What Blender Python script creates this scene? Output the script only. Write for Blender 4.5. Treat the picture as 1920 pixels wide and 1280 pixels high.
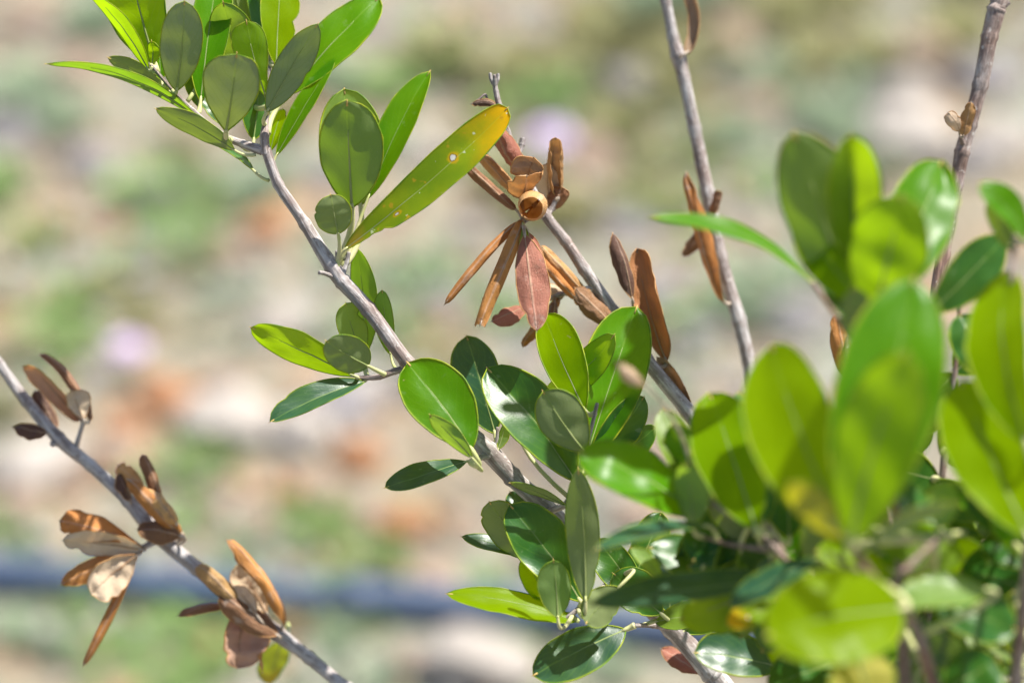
import bpy, bmesh, math, random
from mathutils import Vector, Matrix, noise

# ------------------------------------------------------------------ camera, sky, sun, exposure
scene = bpy.context.scene
for o in list(bpy.data.objects):
    bpy.data.objects.remove(o)
COL = scene.collection

FOCUS = 0.667                      # metres to the sharp branch
CAM_H = 1.05
PITCH = math.radians(32.0)
cam_d = bpy.data.cameras.new('camera')
cam = bpy.data.objects.new('camera', cam_d)
COL.objects.link(cam)
cam_d.lens = 100.0
cam_d.sensor_width = 36.0
cam_d.clip_start = 0.02
cam_d.clip_end = 500.0
cam_d.dof.use_dof = True
cam_d.dof.focus_distance = FOCUS
cam_d.dof.aperture_fstop = 6.3
cam.location = (0, 0, CAM_H)
cam.rotation_euler = (math.radians(90) - PITCH, 0, 0)
scene.camera = cam

SUN_VEC = Vector((0.42, 0.262, 0.868)).normalized()     # towards the sun
sun_el = math.asin(SUN_VEC.z)
sun_d = bpy.data.lights.new('sun', 'SUN')
sun_d.energy = 5.0
sun_d.angle = math.radians(0.53)
sun_d.color = (1.0, 0.955, 0.88)
sun = bpy.data.objects.new('sun', sun_d)
COL.objects.link(sun)
sun.rotation_euler = SUN_VEC.to_track_quat('Z', 'Y').to_euler()
sun.location = (0, 0, 5)

world = bpy.data.worlds.new('World')
scene.world = world
world.use_nodes = True
wn = world.node_tree.nodes
wl = world.node_tree.links
sky = wn.new('ShaderNodeTexSky')
sky.sky_type = 'NISHITA'
sky.sun_disc = False
sky.sun_elevation = sun_el
sky.sun_rotation = math.atan2(SUN_VEC.x, SUN_VEC.y)
sky.air_density = 1.0
sky.dust_density = 1.2
wl.new(sky.outputs[0], wn['Background'].inputs[0])
wn['Background'].inputs[1].default_value = 0.08

scene.view_settings.view_transform = 'Standard'
scene.view_settings.look = 'None'
scene.view_settings.gamma = 1.0
scene.view_settings.use_curve_mapping = False
scene.view_settings.exposure = 1.05
scene.render.engine = 'CYCLES'
scene.cycles.use_denoising = True
scene.cycles.max_bounces = 8
scene.cycles.diffuse_bounces = 4
scene.cycles.transmission_bounces = 6
scene.cycles.sample_clamp_indirect = 6.0
scene.cycles.caustics_reflective = False
scene.cycles.caustics_refractive = False

# ------------------------------------------------------------------ picture -> place helpers
FWD = Vector((0, math.cos(PITCH), -math.sin(PITCH)))
UP = Vector((0, math.sin(PITCH), math.cos(PITCH)))
RIGHT = Vector((1, 0, 0))
EYE = Vector((0, 0, CAM_H))


def px_size(dist):
    return dist * 36.0 / 100.0 / 1920.0


def dep(d):
    return d * 0.76 if d < -2 or d > 2 else d


def at(x, y, d=0.0):
    """point seen at photo pixel x,y, d centimetres behind the focus distance"""
    D = FOCUS + dep(d) / 100.0
    s = px_size(D)
    return EYE + FWD * D + RIGHT * ((x - 960) * s) + UP * ((640 - y) * s)


def on_ground(x, y, z=0.0):
    k = 36.0 / 100.0 / 1920.0
    v = FWD + RIGHT * ((x - 960) * k) + UP * ((640 - y) * k)
    t = (z - CAM_H) / v.z
    return EYE + v * t


def mesh_object(name, verts, faces, mats, parent=None, loc=Vector((0, 0, 0)), fmats=None, uvs=None, smooth=True):
    me = bpy.data.meshes.new(name)
    me.from_pydata([tuple(v) for v in verts], [], faces)
    for m in mats:
        me.materials.append(m)
    if fmats:
        me.polygons.foreach_set('material_index', fmats)
    if smooth:
        me.polygons.foreach_set('use_smooth', [True] * len(me.polygons))
    if uvs:
        lay = me.uv_layers.new(name='UVMap')
        flat = []
        for lp in me.loops:
            flat.extend(uvs[lp.vertex_index])
        lay.data.foreach_set('uv', flat)
    me.update()
    o = bpy.data.objects.new(name, me)
    COL.objects.link(o)
    if parent is not None:
        o.parent = parent
    o.location = loc
    return o


def tag(o, label=None, cat=None, group=None, kind=None):
    if label: o['label'] = label
    if cat: o['category'] = cat
    if group: o['group'] = group
    if kind: o['kind'] = kind
    return o


def catmull(pts, n):
    """dense points through pts (lists of floats of any length)"""
    out = []
    P = [pts[0]] + list(pts) + [pts[-1]]
    for i in range(1, len(P) - 2):
        p0, p1, p2, p3 = P[i - 1], P[i], P[i + 1], P[i + 2]
        for k in range(n):
            t = k / n
            out.append([0.5 * (2 * b + (c - a) * t + (2 * a - 5 * b + 4 * c - e) * t * t +
                               (3 * b - a - 3 * c + e) * t ** 3)
                        for a, b, c, e in zip(p0, p1, p2, p3)])
    out.append(list(pts[-1]))
    return out


class Build:
    def __init__(self):
        self.v, self.f, self.m, self.uv = [], [], [], []

    def tube(self, pts, radii, sides=10, mat=0, cap=True, wob=0.0, seed=0.0, uvx=None):
        """tube with parallel-transported frame"""
        n = len(pts)
        base = len(self.v)
        t = (pts[1] - pts[0]).normalized()
        a = t.orthogonal().normalized()
        length = 0.0
        for i in range(n):
            if i > 0:
                length += (pts[i] - pts[i - 1]).length
            if i == 0: tt = pts[1] - pts[0]
            elif i == n - 1: tt = pts[-1] - pts[-2]
            else: tt = pts[i + 1] - pts[i - 1]
            tt = tt.normalized()
            a = (a - tt * a.dot(tt)).normalized()
            b = tt.cross(a)
            for k in range(sides):
                an = 2 * math.pi * k / sides
                r = radii[i]
                if wob:
                    r *= 1 + wob * noise.noise(Vector((math.cos(an) * 1.3 + seed, math.sin(an) * 1.3, length * 160)))
                self.v.append(pts[i] + (a * math.cos(an) + b * math.sin(an)) * r)
                self.uv.append(uvx if uvx else (k / sides, length * 20))
        for i in range(n - 1):
            for k in range(sides):
                k2 = (k + 1) % sides
                self.f.append((base + i * sides + k, base + i * sides + k2, base + (i + 1) * sides + k2, base + (i + 1) * sides + k))
                self.m.append(mat)
        if cap:
            self.f.append(tuple(base + k for k in reversed(range(sides)))); self.m.append(mat)
            self.f.append(tuple(base + (n - 1) * sides + k for k in range(sides))); self.m.append(mat)

# ------------------------------------------------------------------ materials


def new_mat(name):
    m = bpy.data.materials.new(name)
    m.use_nodes = True
    nt = m.node_tree
    for n in list(nt.nodes):
        nt.nodes.remove(n)
    out = nt.nodes.new('ShaderNodeOutputMaterial')
    return m, nt, out


class NT:
    """tiny node helper"""
    def __init__(self, nt): self.nt = nt

    def n(self, kind, **kw):
        nd = self.nt.nodes.new(kind)
        for k, v in kw.items(): setattr(nd, k, v)
        return nd

    def link(self, a, b): self.nt.links.new(a, b)

    def setin(self, nd, key, val):
        if hasattr(val, 'is_linked') or isinstance(val, bpy.types.NodeSocket): self.link(val, nd.inputs[key])
        else: nd.inputs[key].default_value = val

    def mixc(self, fac, a, b, blend='MIX'):
        nd = self.n('ShaderNodeMix', data_type='RGBA', blend_type=blend)
        self.setin(nd, 0, fac); self.setin(nd, 6, a); self.setin(nd, 7, b)
        return nd.outputs[2]

    def math(self, op, a, b=0.0, c=0.0, clamp=False):
        nd = self.n('ShaderNodeMath', operation=op); nd.use_clamp = clamp
        self.setin(nd, 0, a); self.setin(nd, 1, b)
        if op in ('MULTIPLY_ADD', 'SMOOTH_MIN'): self.setin(nd, 2, c)
        return nd.outputs[0]

    def ramp(self, fac, lo, hi):
        nd = self.n('ShaderNodeMapRange', interpolation_type='SMOOTHSTEP')
        self.setin(nd, 0, fac); nd.inputs[1].default_value = lo; nd.inputs[2].default_value = hi
        return nd.outputs[0]

    def noise(self, vec, scale, detail=3, w=None, rough=0.55):
        nd = self.n('ShaderNodeTexNoise')
        if w is not None:
            nd.noise_dimensions = '4D'; self.setin(nd, 'W', w)
        nd.inputs['Scale'].default_value = scale; nd.inputs['Detail'].default_value = detail
        nd.inputs['Roughness'].default_value = rough
        if vec is not None: self.link(vec, nd.inputs['Vector'])
        return nd.outputs['Fac']


def rgb(c): return (c[0], c[1], c[2], 1.0)


def leaf_material(name, yellowing=False):
    m, nt, out = new_mat(name)
    h = NT(nt)
    info = h.n('ShaderNodeObjectInfo')
    uv = h.n('ShaderNodeUVMap').outputs[0]
    sep = h.n('ShaderNodeSeparateXYZ'); h.link(uv, sep.inputs[0])
    u, v = sep.outputs[0], sep.outputs[1]
    obj = h.n('ShaderNodeTexCoord').outputs['Object']
    w = h.math('MULTIPLY', info.outputs['Random'], 37.0)
    au = h.math('ABSOLUTE', h.math('SUBTRACT', u, 0.5))           # 0 at midrib .. 0.5 at the edge
    mid = h.math('SUBTRACT', 1.0, h.ramp(au, 0.004, 0.026))
    edge = h.ramp(au, 0.44, 0.5)
    # side veins: bands slanting forward from the midrib
    vein_co = h.math('SUBTRACT', h.math('MULTIPLY', v, 46.0), h.math('MULTIPLY', au, 40.0))
    wig = h.noise(obj, 300, 2, w)
    veins = h.math('SINE', h.math('ADD', vein_co, h.math('MULTIPLY', wig, 5.0)))
    veins = h.ramp(veins, 0.75, 1.0)
    blotch = h.noise(obj, 110, 3, w)
    fine = h.noise(obj, 2600, 2, w)
    speck = h.ramp(fine, 0.60, 0.72)
    big = h.ramp(blotch, 0.3, 0.75)
    tint = info.outputs['Color']
    plainness = h.math('SUBTRACT', 1.0, h.math('MULTIPLY', info.outputs['Alpha'], 1.7), clamp=True)
    speck = h.math('MULTIPLY', speck, plainness)
    # ---- upper face
    top = h.mixc(h.math('MULTIPLY', big, 0.35), tint, h.mixc(0.35, tint, rgb((0.14, 0.28, 0.0))))
    top = h.mixc(h.math('MULTIPLY', veins, 0.08), top, rgb((0.16, 0.32, 0.03)))
    top = h.mixc(h.math('MULTIPLY', mid, 0.28), top, rgb((0.22, 0.36, 0.06)))
    scl = h.noise(obj, 160, 2, h.math('ADD', w, 9.0))
    top = h.mixc(h.math('MULTIPLY', speck, h.math('MULTIPLY', h.ramp(scl, 0.45, 0.75), 0.22)), top, rgb((0.36, 0.46, 0.26)))
    top = h.mixc(h.math('MULTIPLY', edge, 0.35), top, rgb((0.34, 0.42, 0.03)))
    dot = h.ramp(h.noise(obj, 520, 1, h.math('ADD', w, 17.0)), 0.76, 0.80)
    top = h.mixc(h.math('MULTIPLY', dot, 0.8), top, rgb((0.30, 0.26, 0.10)))
    mark = h.math('MULTIPLY', h.ramp(h.noise(obj, 330, 4, h.math('ADD', w, 23.0)), 0.64, 0.70), 0.35)
    top = h.mixc(h.math('MULTIPLY', mark, plainness), top, rgb((0.34, 0.40, 0.22)))
    trans = h.mixc(0.60, h.mixc(1.0, tint, rgb((2.8, 2.4, 0.6)), 'MULTIPLY'), rgb((0.44, 0.66, 0.006)))
    trans = h.mixc(h.math('MULTIPLY', h.math('SUBTRACT', 1.0, big), 0.45), trans, h.mixc(1.0, trans, rgb((0.55, 0.62, 0.5)), 'MULTIPLY'))
    # ---- lower face, felted with pale scales
    low = h.mixc(h.math('MULTIPLY', info.outputs['Alpha'], 1.6), rgb((0.225, 0.262, 0.140)), tint)
    low = h.mixc(h.math('MULTIPLY', big, 0.45), low, rgb((0.165, 0.20, 0.085)))
    low = h.mixc(h.math('MULTIPLY', speck, 0.28), low, rgb((0.36, 0.38, 0.27)))
    low = h.mixc(h.math('MULTIPLY', mid, 0.45), low, rgb((0.22, 0.29, 0.07)))
    low = h.mixc(h.math('MULTIPLY', veins, 0.38), low, rgb((0.16, 0.21, 0.08)))
    low = h.mixc(h.math('MULTIPLY', dot, 0.6), low, rgb((0.13, 0.10, 0.04)))
    if yellowing:
        yl = h.math('ADD', v, h.math('MULTIPLY', h.math('SUBTRACT', h.noise(obj, 90, 4, w), 0.5), 0.55))
        yf = h.ramp(yl, 0.62, 1.0)
        olive = h.mixc(big, rgb((0.085, 0.19, 0.008)), rgb((0.20, 0.27, 0.008)))
        top = h.mixc(yf, olive, rgb((0.62, 0.36, 0.005)))
        top = h.mixc(h.math('MULTIPLY', mid, 0.35), top, rgb((0.36, 0.42, 0.03)))
        # brown base and eaten, rimmed spots
        top = h.mixc(h.math('SUBTRACT', 1.0, h.ramp(yl, 0.06, 0.16)), top, rgb((0.34, 0.20, 0.03)))
        top = h.mixc(h.ramp(h.noise(obj, 420, 2, w), 0.63, 0.70), top, rgb((0.42, 0.25, 0.02)))
        top = h.mixc(h.ramp(h.noise(obj, 700, 2, h.math('ADD', w, 5.0)), 0.68, 0.72), top, rgb((0.50, 0.55, 0.36)))
        for (su, sv, r) in ((0.45, 0.66, 0.040), (0.62, 0.285, 0.028)):
            du = h.math('MULTIPLY', h.math('SUBTRACT', u, su), 0.30)
            dv = h.math('SUBTRACT', v, sv)
            dist = h.math('SQRT', h.math('ADD', h.math('MULTIPLY', du, du), h.math('MULTIPLY', dv, dv)))
            dist = h.math('ADD', dist, h.math('MULTIPLY', h.math('SUBTRACT', h.noise(obj, 420, 2), 0.5), 0.040))
            top = h.mixc(h.math('SUBTRACT', 1.0, h.ramp(dist, r * 0.5, r)), top, rgb((0.50, 0.30, 0.01)))
            top = h.mixc(h.math('SUBTRACT', 1.0, h.ramp(dist, r * 0.40, r * 0.52)), top, rgb((0.16, 0.06, 0.02)))
            top = h.mixc(h.math('SUBTRACT', 1.0, h.ramp(dist, r * 0.27, r * 0.36)), top, rgb((0.62, 0.60, 0.62)))
        trans = h.mixc(yf, rgb((0.36, 0.46, 0.01)), rgb((0.75, 0.42, 0.0)))
    geo = h.n('ShaderNodeNewGeometry')
    back = geo.outputs['Backfacing']
    base = h.mixc(back, top, low)
    bump = h.n('ShaderNodeBump')
    bump.inputs['Strength'].default_value = 0.18
    bump.inputs['Distance'].default_value = 0.00025
    hh = h.math('ADD', h.math('ADD', h.math('MULTIPLY', fine, 0.5), h.math('MULTIPLY', h.noise(obj, 700, 3, w), 0.8)),
                h.math('ADD', h.math('MULTIPLY', mid, -0.9), h.math('MULTIPLY', veins, -0.12)))
    h.link(hh, bump.inputs['Height'])
    pr = h.n('ShaderNodeBsdfPrincipled')
    h.link(base, pr.inputs['Base Color'])
    h.setin(pr, 'Roughness', h.math('ADD', h.math('MULTIPLY', back, 0.30), h.math('ADD', 0.27, h.math('MULTIPLY', fine, 0.12))))
    h.setin(pr, 'Specular IOR Level', h.math('MULTIPLY', h.math('SUBTRACT', 0.40, h.math('MULTIPLY', back, 0.26)), h.math('SUBTRACT', 1.0, h.math('MULTIPLY', info.outputs['Alpha'], 1.45), clamp=True)))
    h.link(bump.outputs[0], pr.inputs['Normal'])
    tr = h.n('ShaderNodeBsdfTranslucent')
    h.link(trans, tr.inputs['Color'])
    h.link(bump.outputs[0], tr.inputs['Normal'])
    mx = h.n('ShaderNodeMixShader')
    h.setin(mx, 0, info.outputs['Alpha'])
    h.link(pr.outputs[0], mx.inputs[1]); h.link(tr.outputs[0], mx.inputs[2])
    h.link(mx.outputs[0], out.inputs['Surface'])
    return m


def dead_material():
    m, nt, out = new_mat('dead_leaf')
    h = NT(nt)
    info = h.n('ShaderNodeObjectInfo')
    uv = h.n('ShaderNodeUVMap').outputs[0]
    sep = h.n('ShaderNodeSeparateXYZ'); h.link(uv, sep.inputs[0])
    u, v = sep.outputs[0], sep.outputs[1]
    obj = h.n('ShaderNodeTexCoord').outputs['Object']
    w = h.math('MULTIPLY', info.outputs['Random'], 53.0)
    au = h.math('ABSOLUTE', h.math('SUBTRACT', u, 0.5))
    mid = h.math('SUBTRACT', 1.0, h.ramp(au, 0.01, 0.045))
    big = h.ramp(h.noise(obj, 130, 4, w), 0.3, 0.72)
    fine = h.noise(obj, 1900, 3, w)
    st = h.n('ShaderNodeMapping'); st.inputs['Scale'].default_value = (70, 7, 1)
    h.link(uv, st.inputs[0])
    streak = h.noise(st.outputs[0], 1.0, 3, w)
    tint = info.outputs['Color']
    outer = h.mixc(h.math('MULTIPLY', big, 0.55), tint, h.mixc(1.0, tint, rgb((0.50, 0.42, 0.40)), 'MULTIPLY'))
    outer = h.mixc(h.math('MULTIPLY', h.ramp(streak, 0.45, 0.75), 0.15), outer, rgb((0.56, 0.38, 0.22)))
    outer = h.mixc(h.math('MULTIPLY', h.ramp(fine, 0.62, 0.75), 0.35), outer, rgb((0.62, 0.50, 0.38)))
    outer = h.mixc(h.math('MULTIPLY', mid, 0.32), outer, rgb((0.58, 0.44, 0.34)))
    blot = h.ramp(h.noise(obj, 380, 4, h.math('ADD', w, 4.0)), 0.56, 0.70)
    outer = h.mixc(h.math('MULTIPLY', blot, 0.6), outer, rgb((0.13, 0.075, 0.045)))
    ash = h.ramp(h.noise(obj, 260, 4, h.math('ADD', w, 8.0)), 0.58, 0.72)
    outer = h.mixc(h.math('MULTIPLY', ash, 0.45), outer, rgb((0.46, 0.40, 0.34)))
    inner = h.mixc(h.math('MULTIPLY', big, 0.6), rgb((0.70, 0.56, 0.40)), rgb((0.44, 0.30, 0.16)))
    inner = h.mixc(info.outputs['Alpha'], inner, tint)
    geo = h.n('ShaderNodeNewGeometry')
    back = geo.outputs['Backfacing']
    base = h.mixc(back, outer, inner)
    bump = h.n('ShaderNodeBump')
    bump.inputs['Strength'].default_value = 0.55
    bump.inputs['Distance'].default_value = 0.0004
    h.link(h.math('ADD', h.math('ADD', fine, h.math('MULTIPLY', streak, 1.2)), h.math('MULTIPLY', mid, 0.8)), bump.inputs['Height'])
    pr = h.n('ShaderNodeBsdfPrincipled')
    h.link(base, pr.inputs['Base Color'])
    h.setin(pr, 'Roughness', 0.62)
    h.setin(pr, 'Specular IOR Level', 0.35)
    h.link(bump.outputs[0], pr.inputs['Normal'])
    tr = h.n('ShaderNodeBsdfTranslucent')
    h.link(h.mixc(1.0, tint, rgb((1.5, 1.2, 0.8)), 'MULTIPLY'), tr.inputs['Color'])
    mx = h.n('ShaderNodeMixShader'); mx.inputs[0].default_value = 0.12
    h.link(pr.outputs[0], mx.inputs[1]); h.link(tr.outputs[0], mx.inputs[2])
    h.link(mx.outputs[0], out.inputs['Surface'])
    return m


def plain(name, c1, c2, scale, rough=0.7, bump=0.0, spec=0.3, c3=None, tinted=False, bdist=0.001):
    m, nt, out = new_mat(name)
    h = NT(nt)
    obj = h.n('ShaderNodeTexCoord').outputs['Object']
    info = h.n('ShaderNodeObjectInfo')
    w = h.math('MULTIPLY', info.outputs['Random'], 31.0)
    f = h.noise(obj, scale, 5, w)
    col = h.mixc(h.ramp(f, 0.32, 0.68), rgb(c1), rgb(c2))
    if c3: col = h.mixc(h.ramp(h.noise(obj, scale * 2.7, 4, h.math('ADD', w, 3.0)), 0.55, 0.72), col, rgb(c3))
    if tinted: col = h.mixc(1.0, col, info.outputs['Color'], 'MULTIPLY')
    pr = h.n('ShaderNodeBsdfPrincipled')
    h.link(col, pr.inputs['Base Color'])
    pr.inputs['Roughness'].default_value = rough
    pr.inputs['Specular IOR Level'].default_value = spec
    if bump:
        b = h.n('ShaderNodeBump'); b.inputs['Strength'].default_value = bump; b.inputs['Distance'].default_value = bdist
        h.link(h.noise(obj, scale * 6, 5), b.inputs['Height']); h.link(b.outputs[0], pr.inputs['Normal'])
    h.link(pr.outputs[0], out.inputs['Surface'])
    return m


def bark_material():
    m, nt, out = new_mat('bark')
    h = NT(nt)
    info = h.n('ShaderNodeObjectInfo')
    uv = h.n('ShaderNodeUVMap').outputs[0]
    obj = h.n('ShaderNodeTexCoord').outputs['Object']
    w = h.math('MULTIPLY', info.outputs['Random'], 29.0)
    mp = h.n('ShaderNodeMapping'); mp.inputs['Scale'].default_value = (7.0, 5.0, 1.0)
    h.link(uv, mp.inputs[0])
    crack = h.noise(mp.outputs[0], 2.0, 5, w, 0.62)
    patch = h.noise(obj, 95, 4, w)
    lent = h.noise(obj, 900, 2, w)
    grey = h.mixc(h.ramp(crack, 0.40, 0.62), rgb((0.25, 0.215, 0.20)), rgb((0.50, 0.475, 0.465)))
    brown = h.mixc(h.ramp(crack, 0.38, 0.64), rgb((0.13, 0.072, 0.055)), rgb((0.29, 0.175, 0.125)))
    # object colour red = how brown the bark is
    sc = h.n('ShaderNodeSeparateColor'); h.link(info.outputs['Color'], sc.inputs[0])
    fac = h.math('ADD', h.math('MULTIPLY', h.math('SUBTRACT', patch, 0.5), 2.6), sc.outputs[0], clamp=True)
    col = h.mixc(fac, grey, brown)
    col = h.mixc(h.math('MULTIPLY', h.ramp(h.noise(obj, 330, 4, h.math('ADD', w, 6.0)), 0.55, 0.66), 0.5), col, rgb((0.15, 0.10, 0.08)))
    col = h.mixc(h.math('MULTIPLY', h.ramp(lent, 0.62, 0.70), 0.65), col, rgb((0.58, 0.54, 0.50)))
    bump = h.n('ShaderNodeBump'); bump.inputs['Strength'].default_value = 0.8; bump.inputs['Distance'].default_value = 0.0006
    h.link(h.math('ADD', crack, h.math('MULTIPLY', lent, 0.35)), bump.inputs['Height'])
    pr = h.n('ShaderNodeBsdfPrincipled')
    h.link(col, pr.inputs['Base Color'])
    pr.inputs['Roughness'].default_value = 0.68
    pr.inputs['Specular IOR Level'].default_value = 0.35
    h.link(bump.outputs[0], pr.inputs['Normal'])
    h.link(pr.outputs[0], out.inputs['Surface'])
    return m


def ground_material():
    m, nt, out = new_mat('stony_soil')
    h = NT(nt)
    obj = h.n('ShaderNodeTexCoord').outputs['Object']
    a = h.noise(obj, 5.5, 4)
    b = h.noise(obj, 13.0, 5)
    c = h.noise(obj, 70.0, 5)
    col = h.mixc(h.ramp(a, 0.40, 0.62), rgb((0.225, 0.190, 0.130)), rgb((0.190, 0.208, 0.165)))
    col = h.mixc(h.math('MULTIPLY', h.ramp(b, 0.50, 0.68), 0.70), col, rgb((0.34, 0.19, 0.095)))
    col = h.mixc(h.math('MULTIPLY', h.ramp(c, 0.35, 0.75), 0.40), col, rgb((0.30, 0.275, 0.235)))
    pr = h.n('ShaderNodeBsdfPrincipled')
    h.link(col, pr.inputs['Base Color'])
    pr.inputs['Roughness'].default_value = 0.95
    pr.inputs['Specular IOR Level'].default_value = 0.15
    bp = h.n('ShaderNodeBump'); bp.inputs['Strength'].default_value = 0.6; bp.inputs['Distance'].default_value = 0.01
    h.link(c, bp.inputs['Height']); h.link(bp.outputs[0], pr.inputs['Normal'])
    h.link(pr.outputs[0], out.inputs['Surface'])
    return m


M_LEAF = leaf_material('olive_leaf')
M_YELLOW = leaf_material('yellowing_leaf', True)
M_DEAD = dead_material()
def margin_material():
    m, nt, out = new_mat('leaf_margin')
    h = NT(nt)
    obj = h.n('ShaderNodeTexCoord').outputs['Object']
    col = h.mixc(h.ramp(h.noise(obj, 260, 3), 0.35, 0.65), rgb((0.40, 0.46, 0.02)), rgb((0.16, 0.30, 0.02)))
    df = h.n('ShaderNodeBsdfPrincipled'); h.link(col, df.inputs['Base Color']); df.inputs['Roughness'].default_value = 0.5
    df.inputs['Specular IOR Level'].default_value = 0.3
    tr = h.n('ShaderNodeBsdfTranslucent'); h.link(col, tr.inputs['Color'])
    mx = h.n('ShaderNodeMixShader'); mx.inputs[0].default_value = 0.35
    h.link(df.outputs[0], mx.inputs[1]); h.link(tr.outputs[0], mx.inputs[2]); h.link(mx.outputs[0], out.inputs['Surface'])
    return m


M_EDGE = margin_material()
M_RIB = plain('leaf_rib', (0.20, 0.26, 0.075), (0.26, 0.29, 0.12), 200, 0.6, 0.2, 0.25, bdist=0.0002)
M_DRIB = plain('dry_rib', (0.42, 0.28, 0.17), (0.30, 0.17, 0.09), 300, 0.7, 0.2, 0.2, bdist=0.0002)
M_STALK = plain('leaf_stalk', (0.42, 0.46, 0.17), (0.50, 0.46, 0.26), 200, 0.55, 0.2, 0.3, bdist=0.0002)
M_DSTALK = plain('dry_stalk', (0.50, 0.43, 0.35), (0.28, 0.20, 0.14), 300, 0.7, 0.3, 0.2, bdist=0.0003)
M_DEDGE = plain('dry_margin', (0.50, 0.29, 0.12), (0.34, 0.16, 0.06), 400, 0.7, 0.2, 0.2, bdist=0.0002)
M_TIP = plain('leaf_tip', (0.55, 0.42, 0.12), (0.50, 0.30, 0.10), 300, 0.6)
M_BARK = bark_material()
M_GROUND = ground_material()

# ------------------------------------------------------------------ the ground
rnd = random.Random(11)


def ground_z(x, y):
    r = math.hypot(x, y - 1.8)
    k = max(0.0, min(1.0, 1.6 - r / 6.0))
    return k * (0.022 * noise.noise(Vector((x * 1.7, y * 1.7, 0.3))) + 0.008 * noise.noise(Vector((x * 7, y * 7, 4.0))))


def axis_steps(lo, hi, fine_lo, fine_hi, n_out, n_in):
    a = [lo + (fine_lo - lo) * (1 - (1 - i / n_out) ** 2.2) for i in range(n_out)]
    a += [fine_lo + (fine_hi - fine_lo) * i / n_in for i in range(n_in)]
    a += [fine_hi + (hi - fine_hi) * (i / n_out) ** 2.2 for i in range(n_out + 1)]
    return a


gx = axis_steps(-150, 150, -1.8, 1.8, 14, 90)
gy = axis_steps(-150, 150, -0.5, 4.0, 14, 120)
gv = [Vector((x, y, ground_z(x, y))) for y in gy for x in gx]
NX = len(gx)
gf = [(j * NX + i, j * NX + i + 1, (j + 1) * NX + i + 1, (j + 1) * NX + i) for j in range(len(gy) - 1) for i in range(NX - 1)]
tag(mesh_object('ground', gv, gf, [M_GROUND]), kind='structure')


def place(x, y, dz=0.0):
    p = on_ground(x, y)
    p.z = ground_z(p.x, p.y) + dz
    return p

HOSE_PX = ((-420, 1075), (-120, 1092), (120, 1104), (330, 1122), (560, 1142), (800, 1158), (1020, 1174), (1300, 1196), (1600, 1222), (1900, 1230), (2300, 1250))
FLOWERS = [on_ground(1035, 372), on_ground(238, 722)]


def hose_y(x):
    pts = [on_ground(a, b) for a, b in HOSE_PX]
    for p, q in zip(pts, pts[1:]):
        if p.x <= x <= q.x: return p.y + (q.y - p.y) * (x - p.x) / (q.x - p.x)
    return pts[0].y if x < pts[0].x else pts[-1].y


def whereabouts(p):
    for f, n in zip(FLOWERS, ('beside the lone lilac flower', 'beside the lilac-grey flower among the weeds')):
        if (Vector((p.x, p.y)) - Vector((f.x, f.y))).length < 0.10: return n
    g = p.y - hose_y(p.x)
    if g < -0.02: return 'on the shrub side of the hose'
    if g < 0.10: return 'right behind the hose'
    if g < 0.28: return 'a short way behind the hose'
    if g < 0.55: return 'well behind the hose'
    return 'far behind the hose'


def size_word(m):
    return 'large' if m > 0.042 else ('medium' if m > 0.024 else 'small')


# ---- stones
M_STONE = plain('limestone', (0.44, 0.41, 0.375), (0.33, 0.305, 0.28), 22, 0.9, 0.7, 0.2, (0.36, 0.29, 0.22), tinted=True, bdist=0.004)


def stone_mesh(seed, sub):
    bm = bmesh.new()
    bmesh.ops.create_icosphere(bm, subdivisions=sub, radius=0.5)
    off = Vector((seed * 3.1, seed * 1.7, seed * 0.9))
    for vtx in bm.verts:
        d = vtx.co.normalized()
        r = 0.5 * (1 + 0.42 * noise.noise(d * 1.3 + off) + 0.14 * noise.noise(d * 3.4 + off))
        p = d * r
        for k in range(3):                                 # broken faces
            ax = Vector((math.sin(seed * 5 + k * 2.1), math.cos(seed * 3 + k * 1.3), 0.5 * math.sin(seed + k))).normalized()
            e = p.dot(ax) - 0.36
            if e > 0: p -= ax * e * 0.85
        p.z *= 0.62
        vtx.co = p
    me = bpy.data.meshes.new('stone')
    bm.to_mesh(me); bm.free()
    me.materials.append(M_STONE)
    me.polygons.foreach_set('use_smooth', [True] * len(me.polygons))
    return me


STONES = [stone_mesh(s + 0.37, 3) for s in range(6)]
STONE_KIND = {
    'white': ((1.32, 1.28, 1.24), 'pale whitish stone'),
    'grey': ((0.88, 0.88, 0.98), 'lavender-grey stone'),
    'pink': ((1.16, 0.93, 0.78), 'pinkish beige stone'),
    'orange': ((1.25, 0.66, 0.36), 'rusty orange stone'),
}


def stone(px, py, wpx, kind, special=None, squash=1.0):
    p = place(px, py)
    dist = (p - EYE).dot(FWD)
    size = wpx * px_size(dist)
    o = bpy.data.objects.new('stone', rnd.choice(STONES))
    COL.objects.link(o)
    sz = size * rnd.uniform(0.9, 1.1)
    o.scale = (sz, sz * rnd.uniform(0.75, 1.1), sz * squash)
    o.location = (p.x, p.y, p.z + 0.10 * sz * squash)
    o.rotation_euler = (rnd.uniform(-.2, .2), rnd.uniform(-.2, .2), rnd.uniform(0, 6.28))
    c, lab = STONE_KIND[kind]
    j = rnd.uniform(0.88, 1.12)
    o.color = (c[0] * j, c[1] * j, c[2] * j, 1)
    lab = '%s %s lying %s' % (size_word(sz), lab, whereabouts(p))
    tag(o, special or lab, 'stone', None if special else lab.replace('stone ', 'stones '))
    return o


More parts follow.
